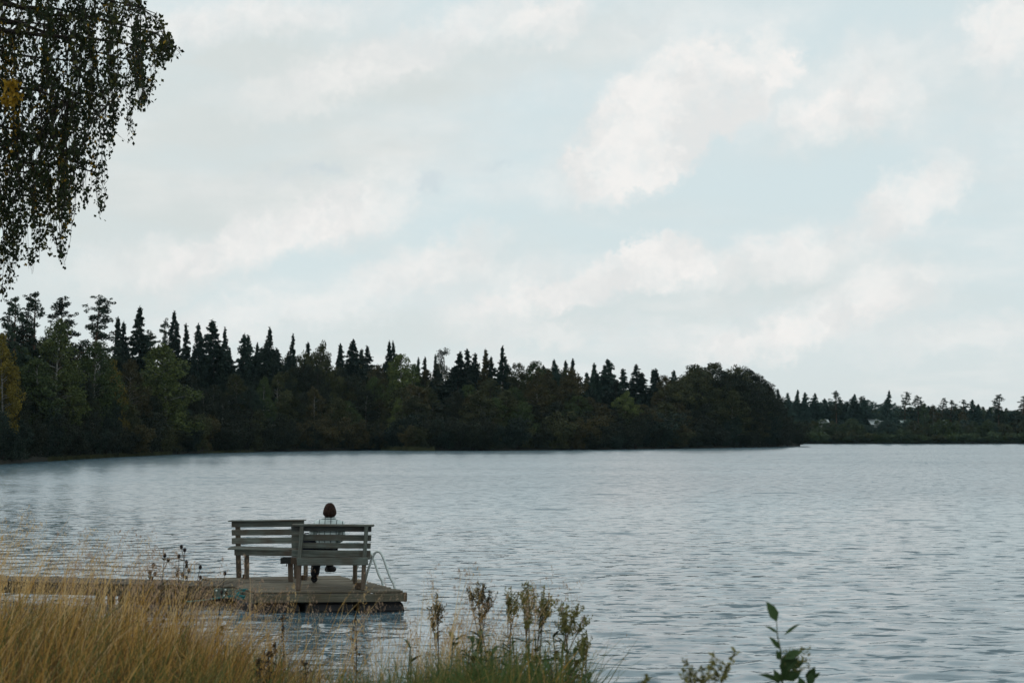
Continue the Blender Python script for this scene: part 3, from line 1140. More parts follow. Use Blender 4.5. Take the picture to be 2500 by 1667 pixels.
for x, y, lab in ((1665, 925, 'start of the leafy dome'), (1705, 908, 'pointed olive crown'), (1760, 903, 'dome top'), (1780, 912, 'broad dome crown'), (1812, 918, 'knobbly crown'),
                  (1838, 932, 'falling side of the dome'), (1860, 948, 'steep outer crown'), (1720, 930, 'heart of the dome'), (1800, 945, 'lower heart of the dome')):
    plant_tree('round', x, y, 9 if x > 1790 else 13, 'shade' if x > 1750 else 'olive', 'dense dull crown filling the wood below the ' + lab, 'crowded trees inside the wood', 110)
nm = Namer(ANCHORS)
x = -190
while x < 1880:
    y = lerp_tab(CANOPY, x)
    y = y + (1085 - y) * fr.uniform(0.25, 0.5)
    kind = fr.choice(['round', 'birch', 'birch', 'birch'])
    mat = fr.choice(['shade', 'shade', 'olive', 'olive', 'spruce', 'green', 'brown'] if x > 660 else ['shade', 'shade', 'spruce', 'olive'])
    off = fr.uniform(6, 12) if x < 1780 else fr.uniform(4, 6)
    plant_tree(kind, x, y, off, mat, nm(x, 'low tree', 'low leafy tree on the wood edge across the lake'), 'low trees along the edge of the wood', fr.uniform(60, 96))
    x += fr.uniform(25, 38)
nm = Namer(ANCHORS)
x = -190
while x < 1900:
    y = lerp_tab([(-200, 1050), (0, 1035), (300, 1030), (700, 1030), (1200, 1035), (1700, 1040), (1900, 1035)], x) + fr.uniform(-26, 18)
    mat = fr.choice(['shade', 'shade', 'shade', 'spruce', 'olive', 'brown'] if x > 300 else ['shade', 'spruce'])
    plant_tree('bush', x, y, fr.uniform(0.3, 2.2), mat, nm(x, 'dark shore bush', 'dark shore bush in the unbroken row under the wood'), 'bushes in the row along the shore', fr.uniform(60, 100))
    x += fr.uniform(18, 27)

# far shore
FAR_NAMED = [
    ('spruce', 1922, 959, 30, 34, 'first hazy spruce past the tip of the point'), ('slim', 1945, 953, 34, 26, 'pointed hazy spruce near the tip of the point'),
    ('slim', 1964, 958, 34, 26, 'slim hazy spruce in the thick stand beyond the point'), ('spruce', 1991, 960, 36, 36, 'broad hazy spruce in the thick stand beyond the point'),
    ('pine', 2041, 953, 30, 42, 'round headed pine over the pale roof edge'), ('spruce', 2084, 962, 34, 40, 'conical spruce after the round headed pine'),
    ('pine', 2104, 966, 34, 42, 'thick pine ending the dense far stand'), ('spruce', 2165, 954, 20, 38, 'sharp spruce standing alone beside the white house'),
    ('pine', 2206, 956, 22, 42, 'tiered pine next after the sharp lone spruce'), ('pine', 2241, 965, 24, 46, 'full pine before the dip with the orange bush'),
    ('pine', 2298, 971, 26, 34, 'airy pine just past the orange crown'), ('thin_pine', 2319, 976, 28, 36, 'thin ragged pine between two airy pines'),
    ('thin_pine', 2348, 975, 26, 40, 'wind shaped pine with one long side branch'), ('spruce', 2374, 976, 24, 34, 'dark narrow spruce with a small companion'),
    ('slim', 2386, 987, 26, 24, 'small companion of the dark narrow far spruce'), ('slim', 2414, 994, 30, 24, 'small spruce tip in the low far canopy'),
    ('pine', 2436, 961, 22, 44, 'tall tiered pine standing high above the low far canopy'), ('pine', 2494, 966, 24, 50, 'tall pine cut by the picture edge on the far shore'),
]
for k, x, y, off, w, label in FAR_NAMED:
    plant_tree(k, x, y, off, 'hazed_spruce' if k in ('spruce', 'slim') else 'pine', label, 'conifers on the far shore', w, far=True)
plant_tree('birch', 2258, 984, 22, 'far', 'pale pointed birch beside the full far pine', 'leafy trees on the far shore', 26, far=True)
plant_tree('birch', 2280, 990, 22, 'brown', 'orange tinted crown in the dip of the far canopy', 'leafy trees on the far shore', 34, far=True)
plant_tree('birch', 2352, 1004, 16, 'brown', 'second orange tinted tree below the wind shaped pine', 'leafy trees on the far shore', 28, far=True)
FAR_ANCHORS = [(1922, 'the first hazy spruce'), (1945, 'the pointed hazy spruce'), (1964, 'the slim hazy spruce'), (1991, 'the broad hazy spruce'),
               (2041, 'the round headed pine'), (2084, 'the conical spruce'), (2104, 'the thick far pine'), (2165, 'the sharp lone spruce'),
               (2206, 'the tiered pine'), (2241, 'the full far pine'), (2280, 'the orange far crown'), (2298, 'the airy far pine'),
               (2319, 'the thin ragged pine'), (2348, 'the wind shaped pine'), (2380, 'the dark narrow spruce'), (2414, 'the small spruce tip'),
               (2436, 'the tall tiered pine'), (2494, 'the pine cut by the edge')]
nm = Namer(FAR_ANCHORS)
x = 1880
while x < 2640:
    if x < 2115:
        plant_tree('spruce', x, fr.uniform(968, 988), fr.uniform(32, 48), 'hazed_spruce', nm(x, 'hazy stand spruce', 'hazy spruce in the dense stand beyond the point', 14),
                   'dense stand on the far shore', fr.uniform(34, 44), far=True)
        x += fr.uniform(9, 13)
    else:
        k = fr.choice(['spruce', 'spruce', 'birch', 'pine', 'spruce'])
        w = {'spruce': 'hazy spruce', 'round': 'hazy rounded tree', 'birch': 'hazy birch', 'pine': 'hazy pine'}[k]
        plant_tree(k, x, fr.uniform(990, 1006), fr.uniform(46, 60), 'pine' if k == 'pine' else fr.choice(['far', 'hazed_spruce', 'olive']),
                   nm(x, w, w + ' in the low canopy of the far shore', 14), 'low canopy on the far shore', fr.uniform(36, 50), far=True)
        x += fr.uniform(8, 13)
nm = Namer(FAR_ANCHORS)
x = 1900
while x < 2640:
    plant_tree(fr.choice(['round', 'birch']), x, fr.uniform(1022, 1044), fr.uniform(4, 10), fr.choice(['far', 'far', 'green', 'olive', 'hazed_spruce']),
               nm(x, 'leafy waterside tree', 'low leafy tree in the waterside band of the far shore', 14), 'waterside trees on the far shore', fr.uniform(36, 54), far=True)
    x += fr.uniform(8, 13)
nm = Namer(FAR_ANCHORS)
x = 1930
while x < 2640:
    plant_tree('bush', x, fr.uniform(1052, 1066), fr.uniform(0.6, 2), fr.choice(['far', 'olive', 'green']),
               nm(x, 'far waterline bush', 'low bush at the waterline of the far shore', 14), 'waterline bushes on the far shore', fr.uniform(36, 50), far=True)
    x += fr.uniform(12, 18)
nm = Namer(FAR_ANCHORS)
x = 2000
while x < 2700:                                    # a wooded rise farther back
    y = lerp_tab([(2000, 980), (2050, 976), (2120, 972), (2150, 982), (2250, 996), (2500, 1004)], x) + fr.uniform(-2, 8)
    plant_tree('round', x, y, 240 + fr.uniform(-20, 30), 'hazed_spruce', nm(x, 'pale tree on the far rise', 'pale hazy tree on the rise behind the far shore', 14), 'trees on the rise behind the far shore', 34, far=True)
    x += fr.uniform(11, 16)

# ------------------------------------------------------------------ houses on the far shore
M['white_wall'] = plain('white house wall', (0.72, 0.74, 0.74), 0.7, var=0.06, scale=2)
M['pale_roof'] = plain('pale metal roof', (0.42, 0.46, 0.46), 0.55, 0.2, var=0.1, scale=2)
M['grey_roof'] = plain('grey green roof', (0.25, 0.31, 0.30), 0.7, var=0.15, scale=2)
M['dark_glass'] = plain('dark window glass', (0.02, 0.03, 0.035), 0.15, spec=0.5, var=0.2)


def house(x0, x1, ytop, off, roof_mat, label):
    d = FAR_D + off
    z0 = far_z(off)
    a, c_ = at(x0, ytop, d), at(x1, ytop, d)
    w, h, dep = c_.x - a.x, a.z - z0, 7.0
    wall_h = h * 0.66
    root = empty('house', ((a.x + c_.x) / 2, d, z0), label, 'house', 'white houses on the far shore')
    m = MB()
    m.box((root.location.x, d + dep / 2, z0 + wall_h / 2 - 0.2), (w, dep, wall_h + 0.4))
    for s in (-1, 1):
        X = root.location.x + s * w / 2
        m.add([(X, d, z0 + wall_h), (X, d + dep, z0 + wall_h), (X, d + dep / 2, z0 + h - 0.1)], [(0, 1, 2)])
    m.build('wall', M['white_wall'], root)
    m = MB()
    for s in (-1, 1):
        y0 = d + dep / 2 + s * (dep / 2 + 0.5)
        X0, X1, zt, ze = root.location.x - w / 2 - 0.5, root.location.x + w / 2 + 0.5, z0 + h, z0 + wall_h - 0.25
        ym = d + dep / 2
        m.add([(X0, y0, ze), (X1, y0, ze), (X1, ym, zt), (X0, ym, zt), (X0, y0, ze + 0.18), (X1, y0, ze + 0.18), (X1, ym, zt + 0.18), (X0, ym, zt + 0.18)],
              [(0, 1, 2, 3), (4, 7, 6, 5), (0, 4, 5, 1), (0, 3, 7, 4), (1, 5, 6, 2)])
    m.build('roof', roof_mat, root)
    n = max(1, int(w / 2.6))
    for k in range(n):
        X = root.location.x - w / 2 + (k + 0.5) * w / n
        fr_ = MB()
        fr_.box((X, d - 0.03, z0 + wall_h * 0.58), (1.2, 0.1, 1.3))
        f_ = fr_.build('window', M['white_wall'], root)
        pn = MB()
        pn.box((X, d - 0.09, z0 + wall_h * 0.58), (1.0, 0.04, 1.1))
        pn.build('pane', M['dark_glass'], f_)
    dr = MB()
    dr.box((root.location.x - w / 2 + 0.45 * w / n, d - 0.03, z0 + 0.95), (0.8, 0.08, 1.9))
    dr.build('door', M['brown_wood'], root)


house(2015, 2024, 1025, 24, M['pale_roof'], 'small white gable among trees under the round headed far pine')
house(2130, 2162, 1023, 28, M['pale_roof'], 'long white house beside the sharp lone spruce')
house(2208, 2218, 1026, 36, M['grey_roof'], 'low grey green roofed shed right of the long white house')
house(2300, 2311, 1026, 34, M['grey_roof'], 'pale cabin half hidden below the thin ragged pine')

# ------------------------------------------------------------------ reed edges of the far bank
g = np.random.RandomState(21)
tr_v = []
for x0, x1, n, hh in ((120, 420, 2400, 0.45), (930, 1060, 1300, 0.7), (490, 620, 500, 0.35)):
    for k in range(n):
        x = g.uniform(x0, x1)
        d = shore_d(x) + g.uniform(-1.2, 1.2)
        X = pxX(x, d)
        h = hh * g.uniform(0.5, 1.2)
        w = g.uniform(0.04, 0.09)
        tr_v += [(X - w, d, -0.1), (X + w, d, -0.1), (X + g.normal(0, 0.12), d + g.normal(0, 0.1), h)]
M['reed'] = plain('pale reeds', (0.06, 0.062, 0.026), 0.9, var=0.4, scale=0.4)
o = link('reeds', np_mesh('reeds', tr_v, np.arange(len(tr_v)).reshape(-1, 3), mats=[M['reed']]))
tag(o, 'pale olive reeds along the edge of the wooded point', 'reeds', kind='stuff')

# ------------------------------------------------------------------ boards
board_cache = {}


def board(name, p0, p1, w, h, mat, parent, up=(0, 0, 1), bev=0.005, jitter=0.0):
    """a sawn board from p0 to p1; w across, h along `up`; its own X axis runs along the grain"""
    p0, p1 = Vector(p0), Vector(p1)
    L = (p1 - p0).length
    X = (p1 - p0).normalized()
    Zv = Vector(up)
    Zv = (Zv - X * Zv.dot(X)).normalized()
    Y = Zv.cross(X)
    bm = bmesh.new()
    bmesh.ops.create_cube(bm, size=1.0)
    for v in bm.verts:
        v.co = Vector((v.co.x * L + (rnd.uniform(-jitter, jitter) if jitter else 0), v.co.y * w, v.co.z * h))
    bmesh.ops.bevel(bm, geom=list(bm.edges), offset=min(bev, w * 0.2, h * 0.2), segments=1, affect='EDGES')
    me = bpy.data.meshes.new(name)
    bm.to_mesh(me)
    bm.free()
    me.materials.append(mat)
    o = link(name, me, parent)
    c = (p0 + p1) / 2 - (wpos(parent) if parent else Vector())
    mt = Matrix((X, Y, Zv)).transposed().to_4x4()
    mt.translation = c
    o.matrix_local = mt
    return o


# ------------------------------------------------------------------ bathing dock
DZ = 0.30
FL, FR_, BR, BL = on(625, 1445, DZ), on(991, 1442, DZ), on(826, 1404, DZ), on(492, 1410, DZ)
dock = empty('dock', ((FL.x + BR.x) / 2, (FL.y + BR.y) / 2, 0.0), 'weathered wooden bathing dock floating on black floats', 'dock')


def dk(u, v, z=DZ):
    """u 0..1 from the far left corner along, v 0..1 front to back"""
    a = FL.lerp(FR_, u)
    c_ = BL.lerp(BR, u)
    p = a.lerp(c_, v)
    return Vector((p.x, p.y, z))


NP = 20
for k in range(NP):
    v = (k + 0.5) / NP
    e0, e1 = rnd.uniform(-0.008, 0.012), rnd.uniform(-0.012, 0.014)
    if k in (13, 14):
        e1 += 0.035
    if k in (8, 9, 10):
        e1 += 0.02
    wdt = (dk(0.5, (k + 1) / NP) - dk(0.5, k / NP)).y - 0.012
    zz = DZ - 0.014 + rnd.uniform(-0.003, 0.003)
    board('deck_plank', dk(-e0, v, zz), dk(1 + e1, v, zz), wdt, 0.028, M['deck_wood'], dock)
board('fascia', dk(-0.01, -0.012, DZ - 0.089), dk(0.985, -0.012, DZ - 0.089), 0.04, 0.116, M['fascia_wood'], dock)
board('fascia', dk(1.0, 0.0, DZ - 0.089), dk(1.0, 1.0, DZ - 0.089), 0.045, 0.116, M['brown_wood'], dock)
board('fascia', dk(0.0, 0.02, DZ - 0.105), dk(0.0, 0.98, DZ - 0.105), 0.04, 0.14, M['fascia_wood'], dock)
board('fascia', dk(0.0, 1.005, DZ - 0.105), dk(1.0, 1.005, DZ - 0.105), 0.04, 0.14, M['fascia_wood'], dock)
board('corner_post', dk(0.989, -0.013, DZ - 0.150), dk(0.989, -0.013, DZ - 0.015), 0.045, 0.05, M['brown_wood'], dock, up=(0, 1, 0))


def float_body(u0, u1, v0, v1):
    m = MB()
    prof = [(-0.16, 0.10), (-0.12, 0.03), (0.02, 0.0), (0.10, 0.03), (0.150, 0.12)]
    rings = []
    for z, ins in prof:
        a = [dk(u0, v0, z), dk(u1, v0, z), dk(u1, v1, z), dk(u0, v1, z)]
        cx = sum((p for p in a), Vector()) / 4
        rings.append([p + (cx - p).normalized() * ins for p in a])
    vs = [p for r in rings for p in r]
    fs = []
    for i in range(len(rings) - 1):
        for k in range(4):
            fs.append((i * 4 + k, i * 4 + (k + 1) % 4, (i + 1) * 4 + (k + 1) % 4, (i + 1) * 4 + k))
    fs.append(tuple(range(4 * len(rings) - 4, 4 * len(rings))))
    m.add(vs, fs)
    m.build('float', M['float'], dock)


float_body(-0.02, 0.30, 0.02, 0.97)
float_body(0.34, 0.66, 0.02, 0.97)
float_body(0.70, 1.0, 0.02, 0.97)

# walkway from the shore to the dock
WA, WB = on(578, 1431, DZ), on(300, 1426, DZ)
wroot = empty('walkway', (WA.x - 3, WA.y + 0.5, 0), 'long narrow plank walkway running from the shore to the dock', 'walkway')
wdir = Vector((-1, 0.115, 0)).normalized()
wperp = Vector((0.115, 1, 0)).normalized()
W0 = Vector((WA.x, WA.y, 0))
WL = 7.6


def wk(s, t, z):
    """s metres from the dock end, t metres back from the front edge"""
    p = W0 + wdir * s + wperp * t
    return Vector((p.x, p.y, z + 0.012 * s))


nplk = 58
for k in range(nplk):
    s = (k + 0.5) * WL / nplk
    zz = DZ - 0.014 + rnd.uniform(-0.003, 0.003)
    board('walkway_plank', wk(s, -0.015 + rnd.uniform(-0.008, 0.008), zz), wk(s, 0.70 + rnd.uniform(-0.01, 0.01), zz), WL / nplk - 0.012, 0.028, M['walk_wood'], wroot)
board('side_beam', wk(0.35, 0.02, DZ - 0.11), wk(3.6, 0.02, DZ - 0.11), 0.045, 0.16, M['walk_wood'], wroot)
board('side_beam', wk(3.62, 0.02, DZ - 0.11), wk(WL, 0.02, DZ - 0.11), 0.045, 0.16, M['walk_wood'], wroot)
board('side_beam', wk(0.0, 0.68, DZ - 0.11), wk(WL, 0.68, DZ - 0.11), 0.045, 0.16, M['walk_wood'], wroot)
hp = board('hinge_plate', wk(0.0, -0.002, DZ - 0.105), wk(0.345, -0.002, DZ - 0.105), 0.05, 0.15, M['plate'], wroot)
for s, z in ((0.16, DZ - 0.05), (0.30, DZ - 0.065), (0.18, DZ - 0.135)):
    m = MB()
    c0 = wk(s, -0.04, z)
    m.ball(c0, (0.016, 0.012, 0.016), 8, 5)
    m.build('bolt', M['bolt'], wroot, True)
for s in (2.2, 4.6, 6.8):
    for t in (0.12, 0.58):
        m = MB()
        m.tube([wk(s, t, -1.5), wk(s, t, DZ - 0.03)], 0.06, 8)
        m.build('pile', M['brown_wood'], wroot, True)
# black float of the walkway end
m = MB()
for s0 in (0.1,):
    m.tube([wk(0.05, 0.36, 0.03), wk(0.12, 0.36, 0.03), wk(1.9, 0.36, 0.03), wk(1.98, 0.36, 0.03)], [0.06, 0.12, 0.12, 0.06], 12)
m.build('float', M['float'], wroot, True)

# teal rope and its bundle at the corner between dock and walkway
rr = empty('mooring_rope', on(600, 1449, 0.22), 'teal rope bundled at the dock corner with its end hanging below the walkway', 'rope')
m = MB()
rp = [(612, 1447, .27), (604, 1450, .24), (588, 1450, .21), (568, 1454, .19), (540, 1458, .165), (505, 1463, .13), (470, 1467, .10), (452, 1468, .085)]
m.tube([on(a, b_, z) for a, b_, z in rp], 0.009, 6)
m.build('rope_end', M['rope'], rr, True)
m = MB()
g = np.random.RandomState(4)
c0 = on(598, 1449, 0.235)
for k in range(7):
    pts = []
    r = g.uniform(0.05, 0.085)
    ph = g.uniform(0, 6.28)
    tl = g.uniform(-0.5, 0.5)
    for i in range(15):
        q = ph + i / 14 * 6.28
        pts.append(c0 + Vector((math.cos(q) * r * 1.7 + g.normal(0, 0.006), math.sin(q) * 0.05 + g.normal(0, 0.006), math.sin(q + tl) * r * 0.6 + (k - 3) * 0.006)))
    m.tube(pts, 0.010, 6, False)
m.build('coil', M['rope'], rr, True)

# ------------------------------------------------------------------ bathing ladder
lad = empty('bathing_ladder', dk(1.0, 0.35, DZ), 'grey tubular bathing ladder with two arched handrails at the dock side', 'ladder')
lad_feet = []
edge = (dk(1, 1) - dk(1, 0)).normalized()
outw = Vector((edge.y, -edge.x, 0))


def rail(foot_px, bend, top_a, top_b, top_c, inner, base):
    d0 = 20.95
    f = on(*foot_px, DZ) + outw * 0.05
    q = f.y
    pts = [Vector((f.x, f.y, -0.75)), Vector((f.x, f.y, 0.0)), f, at(*bend, q), ]
    k = [at(*top_a, q + 0.02), at(*top_b, q + 0.05), at(*top_c, q + 0.08)]
    e = [at(*inner, q + 0.14), on(*base, DZ)]
    pts = pts + k + e
    # smooth the polyline
    out = []
    P_ = pts
    for i in range(len(P_) - 1):
        p0 = P_[max(i - 1, 0)]
        p1, p2 = P_[i], P_[i + 1]
        p3 = P_[min(i + 2, len(P_) - 1)]
        for j in range(6):
            t = j / 6
            out.append(0.5 * ((2 * p1) + (p2 - p0) * t + (2 * p0 - 5 * p1 + 4 * p2 - p3) * t * t + (3 * p1 - p0 - 3 * p2 + p3) * t ** 3))
    out.append(P_[-1])
    m_ = MB()
    m_.tube(out, 0.0195, 10)
    m_.build('handrail', M['steel'], lad, True)
    b_ = MB()
    b_.tube([P_[-1] + Vector((0, 0, 0.001)), P_[-1] + Vector((0, 0, 0.012))], 0.04, 10)
    b_.build('base_plate', M['steel'], lad)
    return f


r1 = rail((956, 1434), (951, 1404), (934, 1357), (924, 1346), (913, 1353), (897, 1396), (890, 1425))
r2 = rail((927, 1425), (924, 1400), (909, 1356), (897, 1344), (885, 1352), (868, 1394), (861, 1414))
for z in (0.05, -0.2, -0.45):
    m = MB()
    a, c_ = Vector((r1.x, r1.y, z)), Vector((r2.x, r2.y, z))
    m.tube([a, c_], 0.016, 8)
    m.build('rung', M['steel'], lad, True)

# ------------------------------------------------------------------ bench with the person, seen from behind
d_b = on(728, 1440, DZ).y                     # the rear legs
sB = empty('park_bench', on(806, 1440, DZ), 'weathered slatted bench facing the lake with the person sitting on it', 'bench', 'weathered benches on the dock')
zt, zs = at(735, 1284, d_b).z, at(728, 1366, d_b).z
foot_l, foot_r = on(728, 1441, DZ), on(886, 1441, DZ)
top_l, top_r = at(737.5, 1284, d_b - 0.02), at(895, 1284, d_b - 0.02)
sl_, sr_ = at(731, 1366, d_b), at(889, 1366, d_b)
# back posts and legs
board('back_post', sl_ + Vector((0, -0.01, -0.03)), top_l, 0.052, 0.085, M['bench_wood'], sB, up=(0, 1, 0))
board('back_post', sr_ + Vector((0, -0.01, -0.03)), top_r, 0.052, 0.085, M['bench_wood'], sB, up=(0, 1, 0))
board('leg', foot_l, sl_ + Vector((0, 0, -0.035)), 0.058, 0.085, M['bench_leg'], sB, up=(0, 1, 0))
board('leg', foot_r, sr_ + Vector((0, 0, -0.035)), 0.058, 0.085, M['bench_leg'], sB, up=(0, 1, 0))
fl_, fr2 = on(746.5, 1411, DZ), on(867, 1424, DZ)
d_f = d_b + 0.47
seat_z = at(800, 1364, d_b).z
for fx, ft in ((746.5, fl_), (867, fr2)):
    board('leg', Vector((ft.x, ft.y, DZ)), Vector((at(fx, 1380, ft.y).x, ft.y - 0.02, seat_z - 0.09)), 0.06, 0.085, M['bench_leg'], sB, up=(0, 1, 0))
# slats of the back
for ya, yb, dark in ((1285, 1297, 0), (1305, 1319.5, 0), (1325, 1338, 0), (1343, 1359, 0)):
    ym = (ya + yb) / 2
    k = (1359 - ym) / 75
    dd = d_b + 0.045 + 0.03 * (1 - k)
    a, c_ = at(711 + 1.5 * (1 - k), ym - 1, dd), at(907.5 - 3.5 * (1 - k), ym + 0.5, dd)
    board('slat', a, c_, 0.026, (yb - ya) / F * dd, M['bench_shaded'] if ya < 1300 else M['bench_wood'], sB, jitter=0.004)  # top slat: shade beneath the cap is painted in by a darker wood
a, c_ = at(714, 1281, d_b), at(913, 1282.5, d_b)
board('top_rail', a, c_, 0.125, 0.03, M['bench_wood'], sB)
a, c_ = at(725, 1370.5, d_b - 0.065), at(898.5, 1369.5, d_b - 0.065)
board('rear_rail', a, c_, 0.03, 0.112, M['bench_wood'], sB)
for k in range(4):
    dd = d_b + 0.12 + k * 0.115
    a, c_ = at(722, 1361, d_b), at(902, 1361, d_b)
    board('seat_board', Vector((a.x, dd, seat_z)), Vector((c_.x, dd, seat_z)), 0.1, 0.028, M['bench_wood'], sB)
board('front_rail', Vector((fl_.x - 0.05, d_f + 0.03, seat_z - 0.07)), Vector((fr2.x + 0.04, d_f + 0.03, seat_z - 0.07)), 0.03, 0.1, M['bench_leg'], sB)
for x_ in (sl_.x - 0.02, sr_.x):
    board('side_rail', Vector((x_, d_b + 0.05, seat_z - 0.067)), Vector((x_ + (fl_.x - sl_.x) * 0.25, d_f + 0.01, seat_z - 0.067)), 0.035, 0.1, M['bench_leg'], sB)
board('foot_block', on(738, 1409.5, DZ + 0.04), on(745, 1408, DZ + 0.04), 0.08, 0.07, M['brown_wood'], sB)
board('foot_block', on(874, 1428, DZ + 0.05), on(880, 1430, DZ + 0.05), 0.10, 0.09, M['brown_wood'], sB)

# ------------------------------------------------------------------ empty bench, its seat towards the shore
A_f, A_b = on(602.5, 1413, DZ), on(583.5, 1409, DZ)
sA = empty('park_bench', (on(650, 1413, DZ)), 'empty weathered bench with its back to the lake, beside the occupied one', 'bench', 'weathered benches on the dock')
dA = A_f.y + 0.10
lean_r = 0.38                                   # its right end stands nearer
for ya, yb, yc, ye in ((1272.5, 1286.5, 1270, 1285), (1293, 1306.5, 1291, 1305), (1313, 1327, 1310.5, 1325.5)):
    a = at(566, (ya + yb) / 2, dA + 0.02)
    c_ = at(742, (yc + ye) / 2, dA + 0.02 - lean_r)
    board('slat', a, c_, 0.026, (yb - ya + 0.4) / F * dA, M['bench_wood'], sA, jitter=0.004)
a, c_ = at(560.5, 1271.2, dA), at(744.5, 1269.2, dA - lean_r)
board('top_rail', a, c_, 0.11, 0.018, M['bench_wood'], sA)
# posts behind the slats
board('back_post', at(582, 1345, dA + 0.09), at(580.5, 1274, dA + 0.09), 0.075, 0.06, M['bench_leg'], sA, up=(0, 1, 0))
board('back_post', at(726, 1345, dA + 0.08 - lean_r * 0.9), at(724, 1276, dA + 0.08 - lean_r * 0.9), 0.075, 0.06, M['bench_leg'], sA, up=(0, 1, 0))
# seat
zA = at(600, 1337, dA - 0.2).z
for k in range(4):
    t = -0.02 - k * 0.105
    a = at(569, 1337, dA)
    c_ = at(722, 1336, dA - lean_r)
    board('seat_board', Vector((a.x, a.y + t, zA)), Vector((c_.x, c_.y + t + 0.03, zA)), 0.092, 0.026, M['bench_wood'], sA)
a, c_ = at(573, 1346.5, dA - 0.36), at(722, 1348.5, dA - 0.36 - lean_r)
board('front_rail', a, c_, 0.03, 0.108, M['bench_wood'], sA)
for ft, xt, yt, w_ in ((A_f, 602.5, 1352, 0.07), (A_b, 581.5, 1346, 0.075)):
    board('leg', ft, at(xt, yt, ft.y), w_, 0.06, M['bench_leg'], sA, up=(0, 1, 0))
f3 = on(710, 1419, DZ)
board('leg', f3, at(709, 1372, f3.y), 0.075, 0.06, M['bench_leg'], sA, up=(0, 1, 0))
f4 = on(724, 1411, DZ)
board('leg', f4, at(721, 1350, f4.y), 0.07, 0.06, M['bench_leg'], sA, up=(0, 1, 0))
a, c_ = at(687, 1367.5, dA - 0.48), at(723, 1366.5, dA - 0.48)
board('seat_bracket', a, c_, 0.2, 0.09, M['bench_shaded'], sA)  # its shaded look is painted in with the darker wood
board('foot_block', Vector((A_f.x - 0.07, A_f.y + 0.05, DZ + 0.035)), Vector((A_f.x - 0.02, A_f.y + 0.05, DZ + 0.035)), 0.1, 0.07, M['brown_wood'], sA)
m = MB()
for px_, py0, py1 in ((700, 1373, 1382), (718, 1375, 1389)):
    m.tube([at(px_ + 1, py0, dA - 0.5), at(px_ - 1, py1, dA - 0.5)], 0.008, 5)
m.build('strap_end', M['float'], sA)

# ------------------------------------------------------------------ person
M['skin'] = plain('skin', (0.42, 0.26, 0.19), 0.55, var=0.06)
M['trousers'] = plain('dark trousers', (0.014, 0.015, 0.02), 0.9, var=0.3, scale=40)
M['shoe'] = plain('dark shoe', (0.011, 0.011, 0.013), 0.6, var=0.2)
M['bag'] = plain('dark navy fabric', (0.013, 0.016, 0.028), 0.85, var=0.3)
jm, nt, b = new_mat('checked jacket')
t_ = mnode(nt, 'ShaderNodeTexCoord')
sp = mnode(nt, 'ShaderNodeSeparateXYZ')
nt.links.new(t_.outputs['Object'], sp.inputs[0])


def stripe(sock, period, width):
    a1 = mnode(nt, 'ShaderNodeMath', operation='DIVIDE')
    nt.links.new(sock, a1.inputs[0])
    a1.inputs[1].default_value = period
    a2 = mnode(nt, 'ShaderNodeMath', operation='FRACT')
    nt.links.new(a1.outputs[0], a2.inputs[0])
    a3 = mnode(nt, 'ShaderNodeMath', operation='LESS_THAN')
    nt.links.new(a2.outputs[0], a3.inputs[0])
    a3.inputs[1].default_value = width
    return a3.outputs[0]


mxx = mnode(nt, 'ShaderNodeMath', operation='MAXIMUM')
nt.links.new(stripe(sp.outputs[0], 0.085, 0.15), mxx.inputs[0])
nt.links.new(stripe(sp.outputs[2], 0.095, 0.13), mxx.inputs[1])
mm = mnode(nt, 'ShaderNodeMix', data_type='RGBA')
nt.links.new(mxx.outputs[0], mm.inputs[0])
mm.inputs[6].default_value = (0.56, 0.63, 0.62, 1)
mm.inputs[7].default_value = (0.10, 0.13, 0.13, 1)
nt.links.new(mm.outputs[2], b.inputs['Base Color'])
b.inputs['Roughness'].default_value = 0.9
hm, nt, b = new_mat('auburn hair')
t_ = mnode(nt, 'ShaderNodeTexCoord')
mp_ = mnode(nt, 'ShaderNodeMapping')
mp_.inputs[3].default_value = (60, 60, 7)
nt.links.new(t_.outputs['Object'], mp_.inputs[0])
nz_ = mnode(nt, 'ShaderNodeTexNoise')
nz_.inputs['Scale'].default_value = 1.5
nt.links.new(mp_.outputs[0], nz_.inputs['Vector'])
rp_ = mnode(nt, 'ShaderNodeValToRGB')
rp_.color_ramp.elements[0].position = 0.35
rp_.color_ramp.elements[1].position = 0.7
rp_.color_ramp.elements[0].color = (0.012, 0.005, 0.004, 1)
rp_.color_ramp.elements[1].color = (0.042, 0.020, 0.013, 1)
nt.links.new(nz_.outputs['Fac'], rp_.inputs[0])
nt.links.new(rp_.outputs[0], b.inputs['Base Color'])
b.inputs['Roughness'].default_value = 0.75
b.inputs['Specular IOR Level'].default_value = 0.12

dP = d_b + 0.27
hip = at(795, 1352, dP)
hip.z = seat_z + 0.115
person = empty('person', (hip.x, dP, seat_z), 'person with short auburn hair in a pale checked jacket sitting facing the lake', 'person')
pb = wpos(person)


def skinned(name, pts, edges, radii, mat, parent, root=0, levels=2):
    me = bpy.data.meshes.new(name)
    me.from_pydata([Vector(p) - pb for p in pts], edges, [])
    me.materials.append(mat)
    o = link(name, me, parent)
    md = o.modifiers.new('skin', 'SKIN')
    md.use_smooth_shade = True
    for i, sv in enumerate(me.skin_vertices[0].data):
        r = radii[i]
        sv.radius = r if isinstance(r, tuple) else (r, r)
        sv.use_root = (i == root)
    sd = o.modifiers.new('subdivision', 'SUBSURF')
    sd.levels = sd.render_levels = levels
    return o


